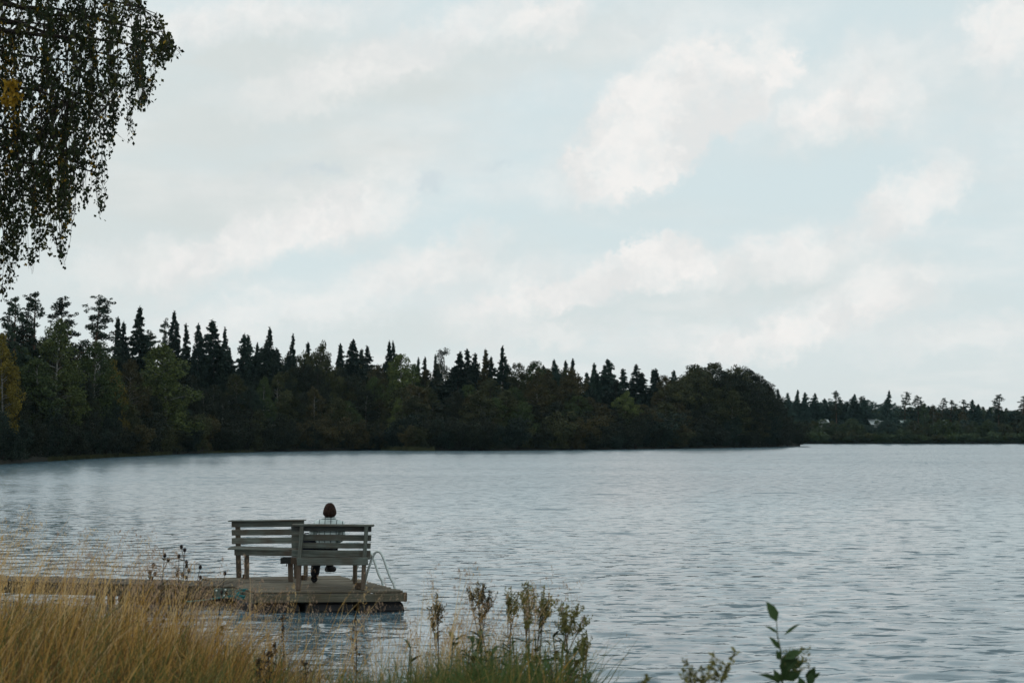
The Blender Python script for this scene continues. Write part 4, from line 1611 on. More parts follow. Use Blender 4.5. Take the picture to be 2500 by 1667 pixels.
hx, hy, hz = hip
neck = at(806, 1267, d_b + 0.20)
head = at(805, 1247, d_b + 0.215)
chest = Vector(((hx + neck.x) / 2, d_b + 0.20, hz + 0.22))
sho = Vector((neck.x - 0.012, d_b + 0.20, neck.z - 0.062))
SW = 0.172
kneeL, ankL = Vector((at(772, 1362, 21.62).x, d_b + 0.66, seat_z + 0.075)), Vector((on(766, 1424, DZ).x, on(766, 1424, DZ).y + 0.06, DZ + 0.10))
kneeR, ankR = Vector((hx + 0.07, d_b + 0.68, seat_z + 0.13)), at(802, 1382, d_b + 0.62)
toeL = ankL + Vector((-0.02, 0.13, -0.07))
toeR = ankR + Vector((0.10, 0.10, -0.055))
hand = {}
pts = [hip, chest, sho, neck, head + Vector((0, 0.005, -0.03)), head + Vector((0, 0.01, 0.045))]
rad = [0.075, 0.07, 0.055, 0.04, (0.062, 0.07), (0.058, 0.068)]
ed = [(0, 1), (1, 2), (2, 3), (3, 4), (4, 5)]


def add_pt(p, r, parent_i):
    pts.append(Vector(p))
    rad.append(r)
    ed.append((parent_i, len(pts) - 1))
    return len(pts) - 1


elb, wri = {}, {}
for s in (-1, 1):
    S = sho + Vector((s * SW, 0, -0.02))
    E = Vector((hx + s * 0.235, d_b + 0.27, hz + 0.16))
    Wr = Vector((hx + s * 0.09, d_b + 0.50, hz + 0.10))
    elb[s], wri[s] = (S, E), Wr
    i = add_pt(S, 0.036, 2)
    i = add_pt(E, 0.034, i)
    i = add_pt(Wr, 0.024, i)
    pal = add_pt(Wr + Vector((-s * 0.02, 0.055, -0.012)), (0.034, 0.016), i)
    for k, (ln, sp_) in enumerate(((0.062, -0.03), (0.074, -0.011), (0.07, 0.009), (0.055, 0.028))):
        b0 = Wr + Vector((-s * 0.03 + sp_, 0.095, -0.014))
        j = add_pt(b0, 0.009, pal)
        j = add_pt(b0 + Vector((0, ln * 0.55, -0.006)), 0.0085, j)
        add_pt(b0 + Vector((0, ln * 0.9, -0.03)), 0.0075, j)
    tb = Wr + Vector((-s * 0.052, 0.035, 0.0))
    j = add_pt(tb, 0.010, i)
    add_pt(tb + Vector((-s * 0.018, 0.045, -0.01)), 0.008, j)
for s, K, An, T in ((-1, kneeL, ankL, toeL), (1, kneeR, ankR, toeR)):
    i = add_pt(hip + Vector((s * 0.085, 0.03, -0.02)), 0.06, 0)
    i = add_pt(hip + Vector((s * 0.085, 0.03, -0.02)).lerp(K, 0.0) * 0 + (hip + Vector((s * 0.085, 0.03, -0.02))).lerp(K, 0.55) - hip if False else (hip + Vector((s * 0.085, 0.03, -0.02))).lerp(K, 0.55), 0.055, i)
    i = add_pt(K, 0.048, i)
    i = add_pt(K.lerp(An, 0.4), 0.045, i)
    i = add_pt(An, 0.03, i)
    add_pt(T, (0.036, 0.022), i)
skinned('body', pts, ed, rad, M['skin'], person)
# face
fm = MB()
fm.ball(head + Vector((0, 0.085, -0.012)), (0.011, 0.017, 0.017), 8, 6)
fm.build('nose', M['skin'], person, True)
for s in (-1, 1):
    fm = MB()
    fm.ball(head + Vector((s * 0.028, 0.068, 0.018)), (0.012, 0.009, 0.008), 8, 6)
    fm.build('eye', M['white_wall'], person, True)
    fm = MB()
    fm.ball(head + Vector((s * 0.066, 0.0, 0.0)), (0.009, 0.018, 0.028), 8, 6)
    fm.build('ear', M['skin'], person, True)
fm = MB()
fm.ball(head + Vector((0, 0.073, -0.048)), (0.024, 0.008, 0.007), 8, 6)
fm.build('mouth', plain('lips', (0.35, 0.12, 0.10), 0.5), person, True)
# hair: a rounded bob open at the face
prof = [(0.115, 0.012), (0.110, 0.034), (0.095, 0.056), (0.07, 0.076), (0.035, 0.090), (0.0, 0.100), (-0.03, 0.106), (-0.052, 0.103), (-0.068, 0.09), (-0.078, 0.074), (-0.095, 0.064)]
hs_, hf = [], []
NS = 28
g = np.random.RandomState(8)
for j, (z, r) in enumerate(prof):
    for k in range(NS):
        q = 2 * math.pi * k / NS
        w_ = 1 + 0.035 * math.sin(k * 2.7 + j * 0.3) + g.normal(0, 0.012)
        w_ += 0.05 * (1 if (k * 7 + j) % 5 == 0 else 0) * (z < 0.05)
        hs_.append(head + Vector((math.cos(q) * r * w_ * 0.85, math.sin(q) * r * w_ * 0.95, z * 0.94 + 0.003 + g.normal(0, 0.002))))
for j in range(len(prof) - 1):
    for k in range(NS):
        q = 2 * math.pi * (k + 0.5) / NS
        if prof[j][0] < 0.075 and math.sin(q) > 0.62:
            continue
        hf.append((j * NS + k, j * NS + (k + 1) % NS, (j + 1) * NS + (k + 1) % NS, (j + 1) * NS + k))
hf.append(tuple(range(NS)))
m = MB()
m.add(hs_, hf)
ho = m.build('hair', hm, person, True)
so = ho.modifiers.new('thickness', 'SOLIDIFY')
so.thickness = 0.012
so.offset = -1
sd = ho.modifiers.new('subdivision', 'SUBSURF')
sd.levels = sd.render_levels = 1
# jacket
jp = [hip + Vector((0, 0, 0.02)), hip + Vector((0, -0.01, 0.11)), chest, sho + Vector((0, 0, 0.005)), neck + Vector((0, 0.0, 0.012))]
jr = [0.165, 0.155, 0.152, 0.122, 0.07]
je = [(0, 1), (1, 2), (2, 3), (3, 4)]
for s in (-1, 1):
    S, E = elb[s]
    n0 = len(jp)
    jp += [S, S.lerp(E, 0.5), E, wri[s]]
    jr += [0.078, 0.07, 0.06, 0.044]
    je += [(3, n0), (n0, n0 + 1), (n0 + 1, n0 + 2), (n0 + 2, n0 + 3)]
skinned('jacket', jp, je, jr, jm, person)
m = MB()
cr = []
for j, (dz, r) in enumerate(((-0.135, 0.105), (-0.11, 0.092), (-0.088, 0.074), (-0.080, 0.070), (-0.10, 0.092))):
    for k in range(16):
        q = 2 * math.pi * k / 16
        cr.append(head + Vector((math.cos(q) * r, math.sin(q) * r * 0.95 + 0.0, dz + 0.008 * math.sin(q))))
m.add(cr, [(j * 16 + k, j * 16 + (k + 1) % 16, (j + 1) * 16 + (k + 1) % 16, (j + 1) * 16 + k) for j in range(4) for k in range(16)])
m.build('collar', jm, person, True)
# trousers
tp = [hip + Vector((0, 0.0, 0.035)), hip + Vector((0, 0, -0.01))]
tr_ = [0.14, 0.135]
te = [(0, 1)]
for s, K, An in ((-1, kneeL, ankL), (1, kneeR, ankR)):
    h0 = hip + Vector((s * 0.09, 0.05, -0.015))
    n0 = len(tp)
    tp += [h0, h0.lerp(K, 0.55), K, K.lerp(An, 0.5), An + Vector((0, 0, -0.005))]
    tr_ += [0.092, 0.085, 0.074, 0.078, 0.074]
    te += [(1, n0), (n0, n0 + 1), (n0 + 1, n0 + 2), (n0 + 2, n0 + 3), (n0 + 3, n0 + 4)]
skinned('trousers', tp, te, tr_, M['trousers'], person)
for An, T in ((ankL, toeL), (ankR, toeR)):
    heel = An + (An - T).normalized() * 0.03 + Vector((0, 0, -0.045))
    skinned('shoe', [An + Vector((0, 0, 0.02)), An + Vector((0, 0, -0.05)), heel, An.lerp(T, 0.5) + Vector((0, 0, -0.012)), T], [(0, 1), (1, 2), (1, 3), (3, 4)],
            [0.06, 0.058, 0.054, 0.055, 0.042], M['shoe'], person)

# dark bag on the seat
bagp = at(752, 1334, d_b + 0.26)
bag = empty('bag', (bagp.x, d_b + 0.28, seat_z + 0.014), 'dark soft bag on the bench seat close beside the person', 'bag')
bm = bmesh.new()
bmesh.ops.create_cube(bm, size=1.0)
for v in bm.verts:
    v.co = Vector((v.co.x * 0.24 * (0.8 if v.co.z > 0 else 1), v.co.y * 0.15 * (0.6 if v.co.z > 0 else 1), (v.co.z + 0.5) * 0.30))
bmesh.ops.subdivide_edges(bm, edges=list(bm.edges), cuts=3, use_grid_fill=True)
for v in bm.verts:
    v.co += Vector((math.sin(v.co.z * 40) * 0.006, math.sin(v.co.x * 35 + v.co.z * 20) * 0.008, math.sin(v.co.x * 18) * 0.012 * (v.co.z / 0.3)))
bmesh.ops.smooth_vert(bm, verts=list(bm.verts), factor=0.5, use_axis_x=True, use_axis_y=True, use_axis_z=True)
me = bpy.data.meshes.new('bag_body')
bm.to_mesh(me)
bm.free()
me.materials.append(M['bag'])
for p in me.polygons:
    p.use_smooth = True
link('bag_body', me, bag)
m = MB()
bl = wpos(bag)
m.tube([bl + Vector((-0.07, 0, 0.26)), bl + Vector((-0.05, 0.0, 0.34)), bl + Vector((0.05, 0.0, 0.345)), bl + Vector((0.07, 0, 0.26))], 0.011, 6)
m.build('strap', M['bag'], bag, True)

# ------------------------------------------------------------------ grass of the near bank
def gmat(name, a, c_, trans=0.25):
    return foliage(name, a, c_, scale=6.0, trans=trans, rough=0.75, spec=0.2)


GM = [gmat('dry gold grass', (0.34, 0.185, 0.045), (0.60, 0.36, 0.10)), gmat('brown dry grass', (0.085, 0.048, 0.018), (0.23, 0.13, 0.048)),
      gmat('olive grass', (0.12, 0.115, 0.032), (0.22, 0.20, 0.062)), gmat('green grass', (0.045, 0.085, 0.022), (0.11, 0.165, 0.05)),
      gmat('pale straw', (0.46, 0.30, 0.13), (0.66, 0.48, 0.24)), gmat('pinkish seed heads', (0.27, 0.175, 0.12), (0.42, 0.30, 0.21))]


def blades(name, base, h, width, lean, mi, label, cat, nseg=4, curve=0.25, seed=0):
    """base (n,3), h (n), lean (n,2): horizontal travel of the tip per unit of height"""
    g = np.random.RandomState(seed)
    n = len(base)
    t = np.linspace(0, 1, nseg + 1)[None, :, None]
    tipx = np.concatenate([lean * h[:, None], np.zeros((n, 1))], 1)[:, None, :]
    bend = g.normal(0, curve, (n, 2))
    bx = np.concatenate([bend * h[:, None], -np.linalg.norm(bend, axis=1, keepdims=True) * h[:, None] * 0.25], 1)[:, None, :]
    up = np.zeros((n, 1, 3))
    up[:, 0, 2] = h
    c = base[:, None, :] + up * t + tipx * (t * (0.6 + 0.4 * t)) + bx * t ** 3
    q = g.uniform(-0.9, 0.9, n)
    side = np.stack([np.cos(q), np.sin(q), np.zeros(n)], -1)[:, None, :] * (width[:, None, None] * (1 - t ** 1.6 * 0.9)) / 2
    v = np.stack([c - side, c + side], 2).reshape(n, (nseg + 1) * 2, 3)
    f = []
    for k in range(nseg):
        f.append([2 * k, 2 * k + 1, 2 * k + 3, 2 * k + 2])
    f = np.array(f)[None] + (np.arange(n) * (nseg + 1) * 2)[:, None, None]
    o = link(name, np_mesh(name, v.reshape(-1, 3), f.reshape(-1, 4), np.repeat(mi, nseg), GM))
    tag(o, label, cat, kind='stuff')
    return c[:, -1, :]


def px_of(X, Y, Zv):
    dz = Zv - CAMZ
    z_ = Y * CP + dz * SP
    return 1250 + X / z_ * F, 833.5 - (-Y * SP + dz * CP) / z_ * F


g = np.random.RandomState(31)


def scatter(n, xr, yr, dens):
    """points of the bank; dens(px, Y) in 0..1"""
    out = []
    while len(out) < n:
        Y = g.uniform(*yr)
        px = g.uniform(*xr)
        X = pxX(px, Y)
        if Y > water_edge(X) + 0.35:
            continue
        if g.uniform() < dens(px, Y, X) * (Y / yr[1]):
            out.append((X, Y, max(bank_z(X, Y), -0.08) - 0.02))
    return np.array(out)


def clump_noise(X, Y):
    return 0.5 + 0.28 * math.sin(X * 3.1 + 1.3 * math.sin(Y * 2.2)) + 0.22 * math.sin(Y * 3.7 + X * 1.9 + 2)


def d_main(px, Y, X):
    left = 1 - smooth01((px - 560) / 330)
    return max(0.0, min(1.0, left * (0.55 + 0.6 * clump_noise(X, Y)) + 0.10 * (px < 1350)))


n1 = 19000
base = scatter(n1, (-320, 1350), (6.3, 16.5), d_main)
pxs = 1250 + base[:, 0] / base[:, 1] * F
h = g.uniform(0.45, 0.95, n1) * (0.75 + 0.35 * np.array([clump_noise(a * 0.6, b_ * 0.6 + 5) for a, b_ in base[:, :2]]))
h *= np.where(pxs > 620, 0.8, 0.86)
mi = np.array([g.choice(6, p=[0.42, 0.30, 0.13, 0.07, 0.08, 0.0]) if clump_noise(a * 0.55 + 4, b_ * 0.55) > 0.46 else g.choice(6, p=[0.16, 0.22, 0.30, 0.30, 0.02, 0.0]) for a, b_ in base[:, :2]])
lean = np.stack([g.normal(0.17, 0.16, n1), g.normal(0, 0.14, n1)], -1)
blades('dry_grass', base, h, np.where(g.uniform(size=n1) < 0.15, g.uniform(0.009, 0.016, n1), g.uniform(0.0035, 0.008, n1)), lean, mi, 'tall dry golden and olive grass covering the near bank', 'grass', seed=1)
# low undergrowth that hides the soil
n2 = 14000
base = scatter(n2, (-320, 1420), (6.0, 16.0), lambda px, Y, X: 0.9 if px < 900 else 0.5)
h = g.uniform(0.15, 0.42, n2)
mi = np.array([g.choice(6, p=[0.06, 0.50, 0.18, 0.26, 0, 0]) for _ in range(n2)])
blades('low_grass', base, h, g.uniform(0.004, 0.010, n2), np.stack([g.normal(0.1, 0.3, n2), g.normal(0, 0.25, n2)], -1), mi, 'short matted grass low on the near bank', 'grass', 3, seed=2)
# green tuft area in the middle
n3 = 7500
base = scatter(n3, (820, 1420), (6.4, 11.0), lambda px, Y, X: math.exp(-((px - 1120) / 200.0) ** 2) + 0.08)
h = g.uniform(0.32, 0.68, n3)
mi = np.array([g.choice(6, p=[0.03, 0.04, 0.25, 0.68, 0, 0]) for _ in range(n3)])
blades('green_grass', base, h, g.uniform(0.004, 0.009, n3), np.stack([g.normal(0.05, 0.22, n3), g.normal(0, 0.15, n3)], -1), mi, 'dense green grass at the bottom middle of the bank', 'grass', seed=3)


# tall pale stalks with airy seed heads
def d_stalk(px, Y, X):
    return max(0.05, (1 - smooth01((px - 450) / 250)) * 0.8 + 0.3 * math.exp(-((px - 790) / 130.0) ** 2) + 1.5 * math.exp(-((px - 1080) / 130.0) ** 2)) * (px < 1380)


n4 = 1500
base = scatter(n4, (-250, 1380), (8.0, 15.5), d_stalk)
pxs = 1250 + base[:, 0] / base[:, 1] * F
h = g.uniform(0.7, 1.12, n4)
mi = np.where(g.uniform(size=n4) < 0.55, 4, 0)
tips = blades('seed_stalks', base, h, g.uniform(0.004, 0.0085, n4), np.stack([g.normal(0.2, 0.16, n4), g.normal(0, 0.1, n4)], -1), mi,
              'thin pale straw stalks rising above the dry grass', 'grass', 5, 0.12, 4)
C_, A_, B_, I_ = [], [], [], []
for k in range(n4):
    if g.uniform() < 0.25:
        continue
    m_ = g.randint(26, 60)
    L = g.uniform(0.12, 0.26)
    t = g.uniform(0, 1, m_)
    r = 0.045 * np.sin(np.pi * np.clip(t * 0.9 + 0.08, 0, 1)) * g.uniform(0.3, 1.5)
    q = g.uniform(0, 6.28, m_)
    c = tips[k] + np.stack([np.cos(q) * r + t * 0.03, np.sin(q) * r, (t - 0.85) * L], -1)
    C_.append(c)
    a = np.stack([np.cos(q) * 0.4, np.sin(q) * 0.4, np.ones(m_)], -1)
    A_.append(unit(a + g.normal(0, 0.3, (m_, 3))) * g.uniform(0.006, 0.014, (m_, 1)))
    B_.append(g.normal(0, 0.0013, (m_, 3)))
    I_ += [5 if pxs[k] > 60 and g.uniform() < 0.8 else 4] * m_
v, f = quads_from(np.concatenate(C_), np.concatenate(A_), np.concatenate(B_))
o = link('seed_heads', np_mesh('seed_heads', v, f, I_, GM))
tag(o, 'airy pinkish tan seed heads of the tall grass', 'seed heads', kind='stuff')

# ------------------------------------------------------------------ single plants on the bank
M['stem_dark'] = plain('dark dry stem', (0.03, 0.026, 0.02), 0.9, var=0.3)
M['stem_green'] = plain('green stem', (0.06, 0.075, 0.03), 0.8, var=0.3)
M['stem_tan'] = plain('tan stem', (0.17, 0.12, 0.075), 0.9, var=0.3)
M['head_dark'] = plain('dark seed head', (0.020, 0.016, 0.016), 0.9, var=0.4)
M['head_brown'] = plain('brown seed head', (0.05, 0.033, 0.024), 0.9, var=0.4)
M['leaf_dark'] = foliage('dull herb leaves', (0.032, 0.045, 0.018), (0.08, 0.10, 0.036), 8)
M['leaf_green'] = foliage('fresh sapling leaves', (0.028, 0.055, 0.02), (0.055, 0.095, 0.035), 12, trans=0.2)
M['panicle'] = foliage('olive brown panicles', (0.105, 0.108, 0.036), (0.27, 0.245, 0.09), 14, trans=0.15)
M['panicle_dark'] = foliage('dark brown panicles', (0.055, 0.045, 0.022), (0.15, 0.115, 0.05), 14)


def ground_under(x, d):
    X = pxX(x, d)
    return Vector((X, d, max(bank_z(X, d), -0.05) - 0.02))


def curve_pts(p0, p1, bow, n=6):
    return [p0.lerp(p1, i / n) + Vector((bow * math.sin(math.pi * i / n), bow * 0.4 * math.sin(math.pi * i / n), 0)) for i in range(n + 1)]


g = np.random.RandomState(77)
THISTLES = [
    (451, 1342, 11.0, 8, 'tallest dark thistle with a single round head standing before the walkway'),
    (437, 1357, 10.8, 8, 'dark thistle with clustered black heads next to the tallest one'),
    (402, 1355, 10.6, 10, 'dark thistle with drooping narrow leaves, first from the golden grass'),
    (461, 1392, 11.2, 6, 'short dark thistle right under the tallest one'),
    (489, 1384, 10.9, 6, 'leaning dark thistle with two small heads near the mooring rope'),
    (366, 1397, 10.5, 5, 'small thin thistle with one dot like head above the golden grass'),
    (549, 1399, 11.4, 5, 'thin stalk with two small dark buds in front of the dock end'),
]
for x, y, d, n, label in THISTLES:
    p1 = at(x, y, d)
    p0 = ground_under(x - 22 + g.uniform(-10, 10), d)
    root = empty('thistle', p0, label, 'thistle', 'dark thistles before the walkway')
    pts_ = curve_pts(p0, p1, g.uniform(-0.05, 0.03), 8)
    m = MB()
    m.tube(pts_, [0.006 - 0.0035 * i / 8 for i in range(9)], 5)
    m.build('stem', M['stem_dark'], root)
    m = MB()
    m.ball(p1, (0.014, 0.014, 0.018), 7, 5)
    m.build('flower_head', M['head_dark'], root, True)
    for k in range(n + 5):
        t = g.uniform(0.4, 0.97)
        b0 = p0.lerp(p1, t) + Vector((pts_[int(t * 8)] - p0.lerp(p1, int(t * 8) / 8)))
        an = g.uniform(0, 6.28)
        tip = b0 + Vector((math.cos(an) * g.uniform(0.02, 0.08), math.sin(an) * 0.05, g.uniform(0.04, 0.11)))
        if k % 2 == 0:
            m = MB()
            m.tube([b0, b0.lerp(tip, 0.5) + Vector((0, 0, -0.005)), tip], 0.0025, 4)
            hd = tip
            m.ball(hd, (0.013, 0.013, 0.018), 6, 5)
            m.build('flower_head', M['head_dark'], root)
        L = g.uniform(0.08, 0.16)
        m = MB()
        tp_ = b0 + Vector((math.cos(an + 2) * L, math.sin(an + 2) * L * 0.6, g.uniform(-0.03, 0.05)))
        m.leaf(b0, tp_, L * 0.22, Vector((0, 0.3, 1)))
        m.build('leaf', M['leaf_dark'], root)

SPIRES = [  # tall flowering herbs of the middle: tips of the branches, foot x, distance
    ([(1166, 1418), (1182, 1424), (1146, 1430), (1196, 1440), (1178, 1470)], 1172, 9.2, 'panicle_dark', 'dark topped brown herb with a broad flower head, first beside the tan stalks'),
    ([(1248, 1430), (1266, 1446), (1240, 1464)], 1222, 9.0, 'panicle', 'slender olive gold herb between the dark topped and the tallest herb'),
    ([(1289, 1420), (1276, 1440), (1304, 1436), (1292, 1462), (1284, 1500)], 1276, 8.8, 'panicle', 'tallest olive herb with a thick purple brown stem'),
    ([(1329, 1427), (1342, 1446), (1346, 1470), (1322, 1462)], 1284, 8.9, 'panicle', 'golden side spray curving away from the tallest herb'),
    ([(1371, 1464), (1384, 1478), (1414, 1472), (1428, 1500), (1396, 1506), (1376, 1512)], 1388, 8.7, 'panicle', 'bushy topped olive herb standing last before open water'),
    ([(1432, 1536), (1424, 1556), (1416, 1570)], 1405, 8.6, 'panicle', 'short olive spray below the bushy topped herb'),
    ([(1066, 1446), (1074, 1470), (1052, 1480)], 1062, 9.3, 'panicle_dark', 'thin rusty herb among the tan stalks beside the dock'),
]
for tips_, xf, d, pm_, label in SPIRES:
    p0 = ground_under(xf, d)
    root = empty('flowering_herb', p0, label, 'herb', 'flowering herbs on the bank')
    top = at(*tips_[0], d)
    mid = p0.lerp(top, 0.55)
    m = MB()
    m.tube(curve_pts(p0, top, 0.02, 8), [0.0085 - 0.006 * i / 8 for i in range(9)], 5)
    m.build('stem', M['stem_tan'] if pm_ == 'panicle' else M['stem_dark'], root)
    for i, tp_ in enumerate(tips_):
        T = at(*tp_, d + g.uniform(-0.1, 0.1))
        j = p0.lerp(top, 0.60 + 0.05 * (i % 3))
        if i:
            m = MB()
            m.tube([j, j.lerp(T, 0.5) + Vector((0, 0, -0.01)), T], 0.003, 4)
            m.build('branch', M['stem_tan'], root)
        ax = (T - j).normalized()
        L = min((T - j).length, 0.24) * 0.8
        cs_ = []
        for q in range(6):
            sub = T - ax * g.uniform(0.0, 0.5) * L + Vector((g.normal(0, 0.028), g.normal(0, 0.028), g.uniform(-0.01, 0.03)))
            if q == 0:
                sub = T
            root_ = T - ax * L * g.uniform(0.5, 1.0)
            n_ = 26
            t = g.uniform(0.15, 1, n_)
            cs_.append(np.array(root_)[None] + np.array(sub - root_)[None] * t[:, None] + g.normal(0, 0.007, (n_, 3)))
        c = np.concatenate(cs_)
        nn_ = len(c)
        a = unit(np.array(ax)[None] * 0.8 + g.normal(0, 0.6, (nn_, 3))) * g.uniform(0.007, 0.015, (nn_, 1))
        bb = unit(np.cross(a, g.normal(0, 1, (nn_, 3)))) * g.uniform(0.003, 0.006, (nn_, 1))
        v, f = quads_from(c, a, bb)
        rl = wpos(root)
        o = link('panicle', np_mesh('panicle', v - np.array(rl), f, mats=[M[pm_]]), root)
        o['kind'] = 'stuff'
    for k in range(34):
        t = g.uniform(0.2, 0.78)
        b0 = p0.lerp(top, t)
        an = g.uniform(0, 6.28)
        L = g.uniform(0.05, 0.10)
        m = MB()
        m.leaf(b0, b0 + Vector((math.cos(an) * L, math.sin(an) * L, g.uniform(-0.02, 0.05))), L * 0.26, Vector((0, 0.2, 1)))
        m.build('leaf', M['leaf_dark'], root)

# leafy low plants round the feet of the herbs
for x, y, d, nlf, label in ((1165, 1535, 8.4, 34, 'dark leafy plant in front of the dark topped herb'), (1200, 1570, 8.0, 40, 'bushy green plant at the foot of the slender herb'),
                            (1345, 1590, 8.0, 34, 'spiky green plant between the tallest and the bushy topped herb'), (1360, 1550, 8.3, 22, 'thin leafy shoot beside the bushy topped herb'),
                            (1270, 1600, 7.8, 36, 'low green plant hiding the stem of the tallest herb'), (1000, 1575, 8.6, 10, 'small herb bud standing in the green grass'),
                            (1128, 1560, 8.6, 40, 'leafy green plant before the tan stalks'), (1230, 1545, 8.7, 44, 'full leafy plant between the dark topped and the tallest herb'),
                            (1308, 1545, 8.4, 44, 'dense leafy plant just behind the low plant at the tallest herb'), (1392, 1572, 8.2, 44, 'dense green plant round the stem of the bushy topped herb'),
                            (1418, 1604, 8.0, 34, 'last leafy plant towards the open water'), (1182, 1604, 7.7, 40, 'broad low plant at the bottom edge below the dark topped herb'),
                            (1100, 1610, 7.8, 30, 'low leafy tuft at the bottom edge in the green grass'), (1325, 1612, 7.6, 40, 'low leafy tuft at the bottom edge below the spiky plant')):
    p0 = ground_under(x, d)
    top = at(x, y, d)
    root = empty('leafy_herb', p0, label, 'plant', 'leafy plants among the herbs')
    for s in range(3):
        tp_ = top + Vector((g.normal(0, 0.06), g.normal(0, 0.06), -0.05 * s))
        m = MB()
        m.tube(curve_pts(p0, tp_, g.normal(0, 0.02), 5), 0.004, 4)
        m.build('stem', M['stem_green'], root)
        for k in range(nlf // 2):
            t = g.uniform(0.25, 1.0)
            b0 = p0.lerp(tp_, t)
            an = g.uniform(0, 6.28)
            L = g.uniform(0.06, 0.12)
            m = MB()
            m.leaf(b0, b0 + Vector((math.cos(an) * L, math.sin(an) * L, g.uniform(-0.03, 0.06))), L * 0.34, Vector((0, 0.2, 1)))
            m.build('leaf', M['leaf_dark'] if k % 3 else M['leaf_green'], root)

# dark dock seed stalks low among the grass
for x, y, d, label in ((436, 1590, 8.2, 'dark brown knobbly seed stalk low in the golden grass'), (690, 1500, 10.2, 'thin dark seed stalk before the dock reflection'),
                       (632, 1610, 8.0, 'brown seed clump at the bottom edge of the grass'), (655, 1590, 8.3, 'second brown seed clump beside the first at the bottom edge'),
                       (868, 1500, 10.4, 'dark withered stalk in front of the dock corner'), (745, 1618, 8.1, 'flat topped brown seed head near the bottom edge'),
                       (672, 1568, 9.0, 'flat brown seed head just above the golden grass')):
    p0 = ground_under(x - 6, d)
    top = at(x, y, d)
    root = empty('seed_stalk', p0, label, 'seed stalk', 'brown seed stalks in the grass')
    m = MB()
    m.tube(curve_pts(p0, top, 0.02, 6), 0.004, 5)
    m.build('stem', M['stem_dark'], root)
    nn_ = 90
    t = g.uniform(0, 1, nn_) ** 1.2
    L = (top - p0).length * 0.55
    c = np.array(top)[None] - np.stack([np.zeros(nn_), np.zeros(nn_), t * L], -1) + g.normal(0, 0.012, (nn_, 3)) * (0.5 + np.abs(np.sin(t * 14)))[:, None]
    a = g.normal(0, 0.007, (nn_, 3))
    v, f = quads_from(c, a, g.normal(0, 0.006, (nn_, 3)))
    link('seed_head', np_mesh('seed_head', v - np.array(wpos(root)), f, mats=[M['head_brown']]), root)['kind'] = 'stuff'

# sapling close to the camera
d = 5.6
p0 = ground_under(1905, d)
sap = empty('sapling', p0, 'young leafy sapling close by, its top leaf standing against the water', 'sapling')
top = at(1896, 1518, d)
mid = at(1906, 1590, d)
m = MB()
st = [p0, p0.lerp(mid, 0.5) + Vector((0.012, 0, 0)), mid, mid.lerp(top, 0.55) + Vector((-0.004, 0, 0)), top]
m.tube(st, [0.006, 0.005, 0.0038, 0.0026, 0.0016], 6)
m.build('stem', M['stem_green'], sap)
LV = [  # base px, tip px, width px, turn
    ((1897, 1518), (1870, 1466), 27, (0.3, -1, 0.2)), ((1900, 1546), (1866, 1527), 11, (0, -0.6, 1)), ((1914, 1550), (1954, 1521), 9, (0, -0.7, 0.8)),
    ((1903, 1583), (1876, 1552), 14, (0.2, -1, 0.4)), ((1915, 1608), (1960, 1588), 24, (0, -0.8, 0.7)), ((1908, 1664), (1850, 1645), 18, (0, -0.7, 1)),
    ((1973, 1666), (1990, 1626), 26, (-0.4, -1, 0.1)), ((1985, 1655), (2003, 1640), 10, (0, -1, 0.5)), ((1912, 1640), (1950, 1604), 20, (0, -0.9, 0.6)),
    ((1908, 1625), (1928, 1590), 22, (0.2, -1, 0.2)), ((1905, 1650), (1940, 1640), 22, (0, -0.8, 0.7)), ((1903, 1610), (1895, 1585), 16, (0.3, -1, 0)),
    ((1910, 1690), (1975, 1668), 22, (0, -0.7, 0.8)), ((1912, 1618), (1944, 1600), 24, (0.1, -1, 0.2)), ((1908, 1640), (1925, 1606), 24, (-0.2, -1, 0.1)),
    ((1915, 1660), (1958, 1634), 26, (0.1, -1, 0.3)), ((1906, 1662), (1920, 1630), 26, (0.2, -1, 0.1)), ((1920, 1632), (1965, 1612), 22, (0, -1, 0.3)),
    ((1902, 1668), (1888, 1632), 20, (0.2, -1, 0.2)), ((1965, 1690), (1950, 1650), 22, (0.1, -1, 0.1)), ((1972, 1672), (1982, 1640), 24, (0.3, -1, 0.1)), ((1905, 1700), (1860, 1690), 22, (0, -0.7, 0.9)),
]
for b0, t0, w_, nr_ in LV:
    dd = d + g.uniform(-0.05, 0.05)
    m = MB()
    m.leaf(at(*b0, dd), at(*t0, dd + g.uniform(-0.03, 0.03)), w_ / F * dd, Vector(nr_), 0.12, 0.08)
    m.build('leaf', M['leaf_green'], sap)
m = MB()
m.tube([p0, at(1965, 1690, d), at(1974, 1664, d)], 0.003, 5)
m.build('branch', M['stem_green'], sap)
nn_ = 200
cc = [at(g.uniform(1912, 1978), g.uniform(1580, 1640), d + g.uniform(-0.06, 0.06)) for _ in range(nn_)]
v, f = quads_from(np.array([list(c_) for c_ in cc]), g.normal(0, 0.004, (nn_, 3)), g.normal(0, 0.003, (nn_, 3)))
link('flower_head', np_mesh('flower_head', v - np.array(wpos(sap)), f, mats=[M['panicle']]), sap)

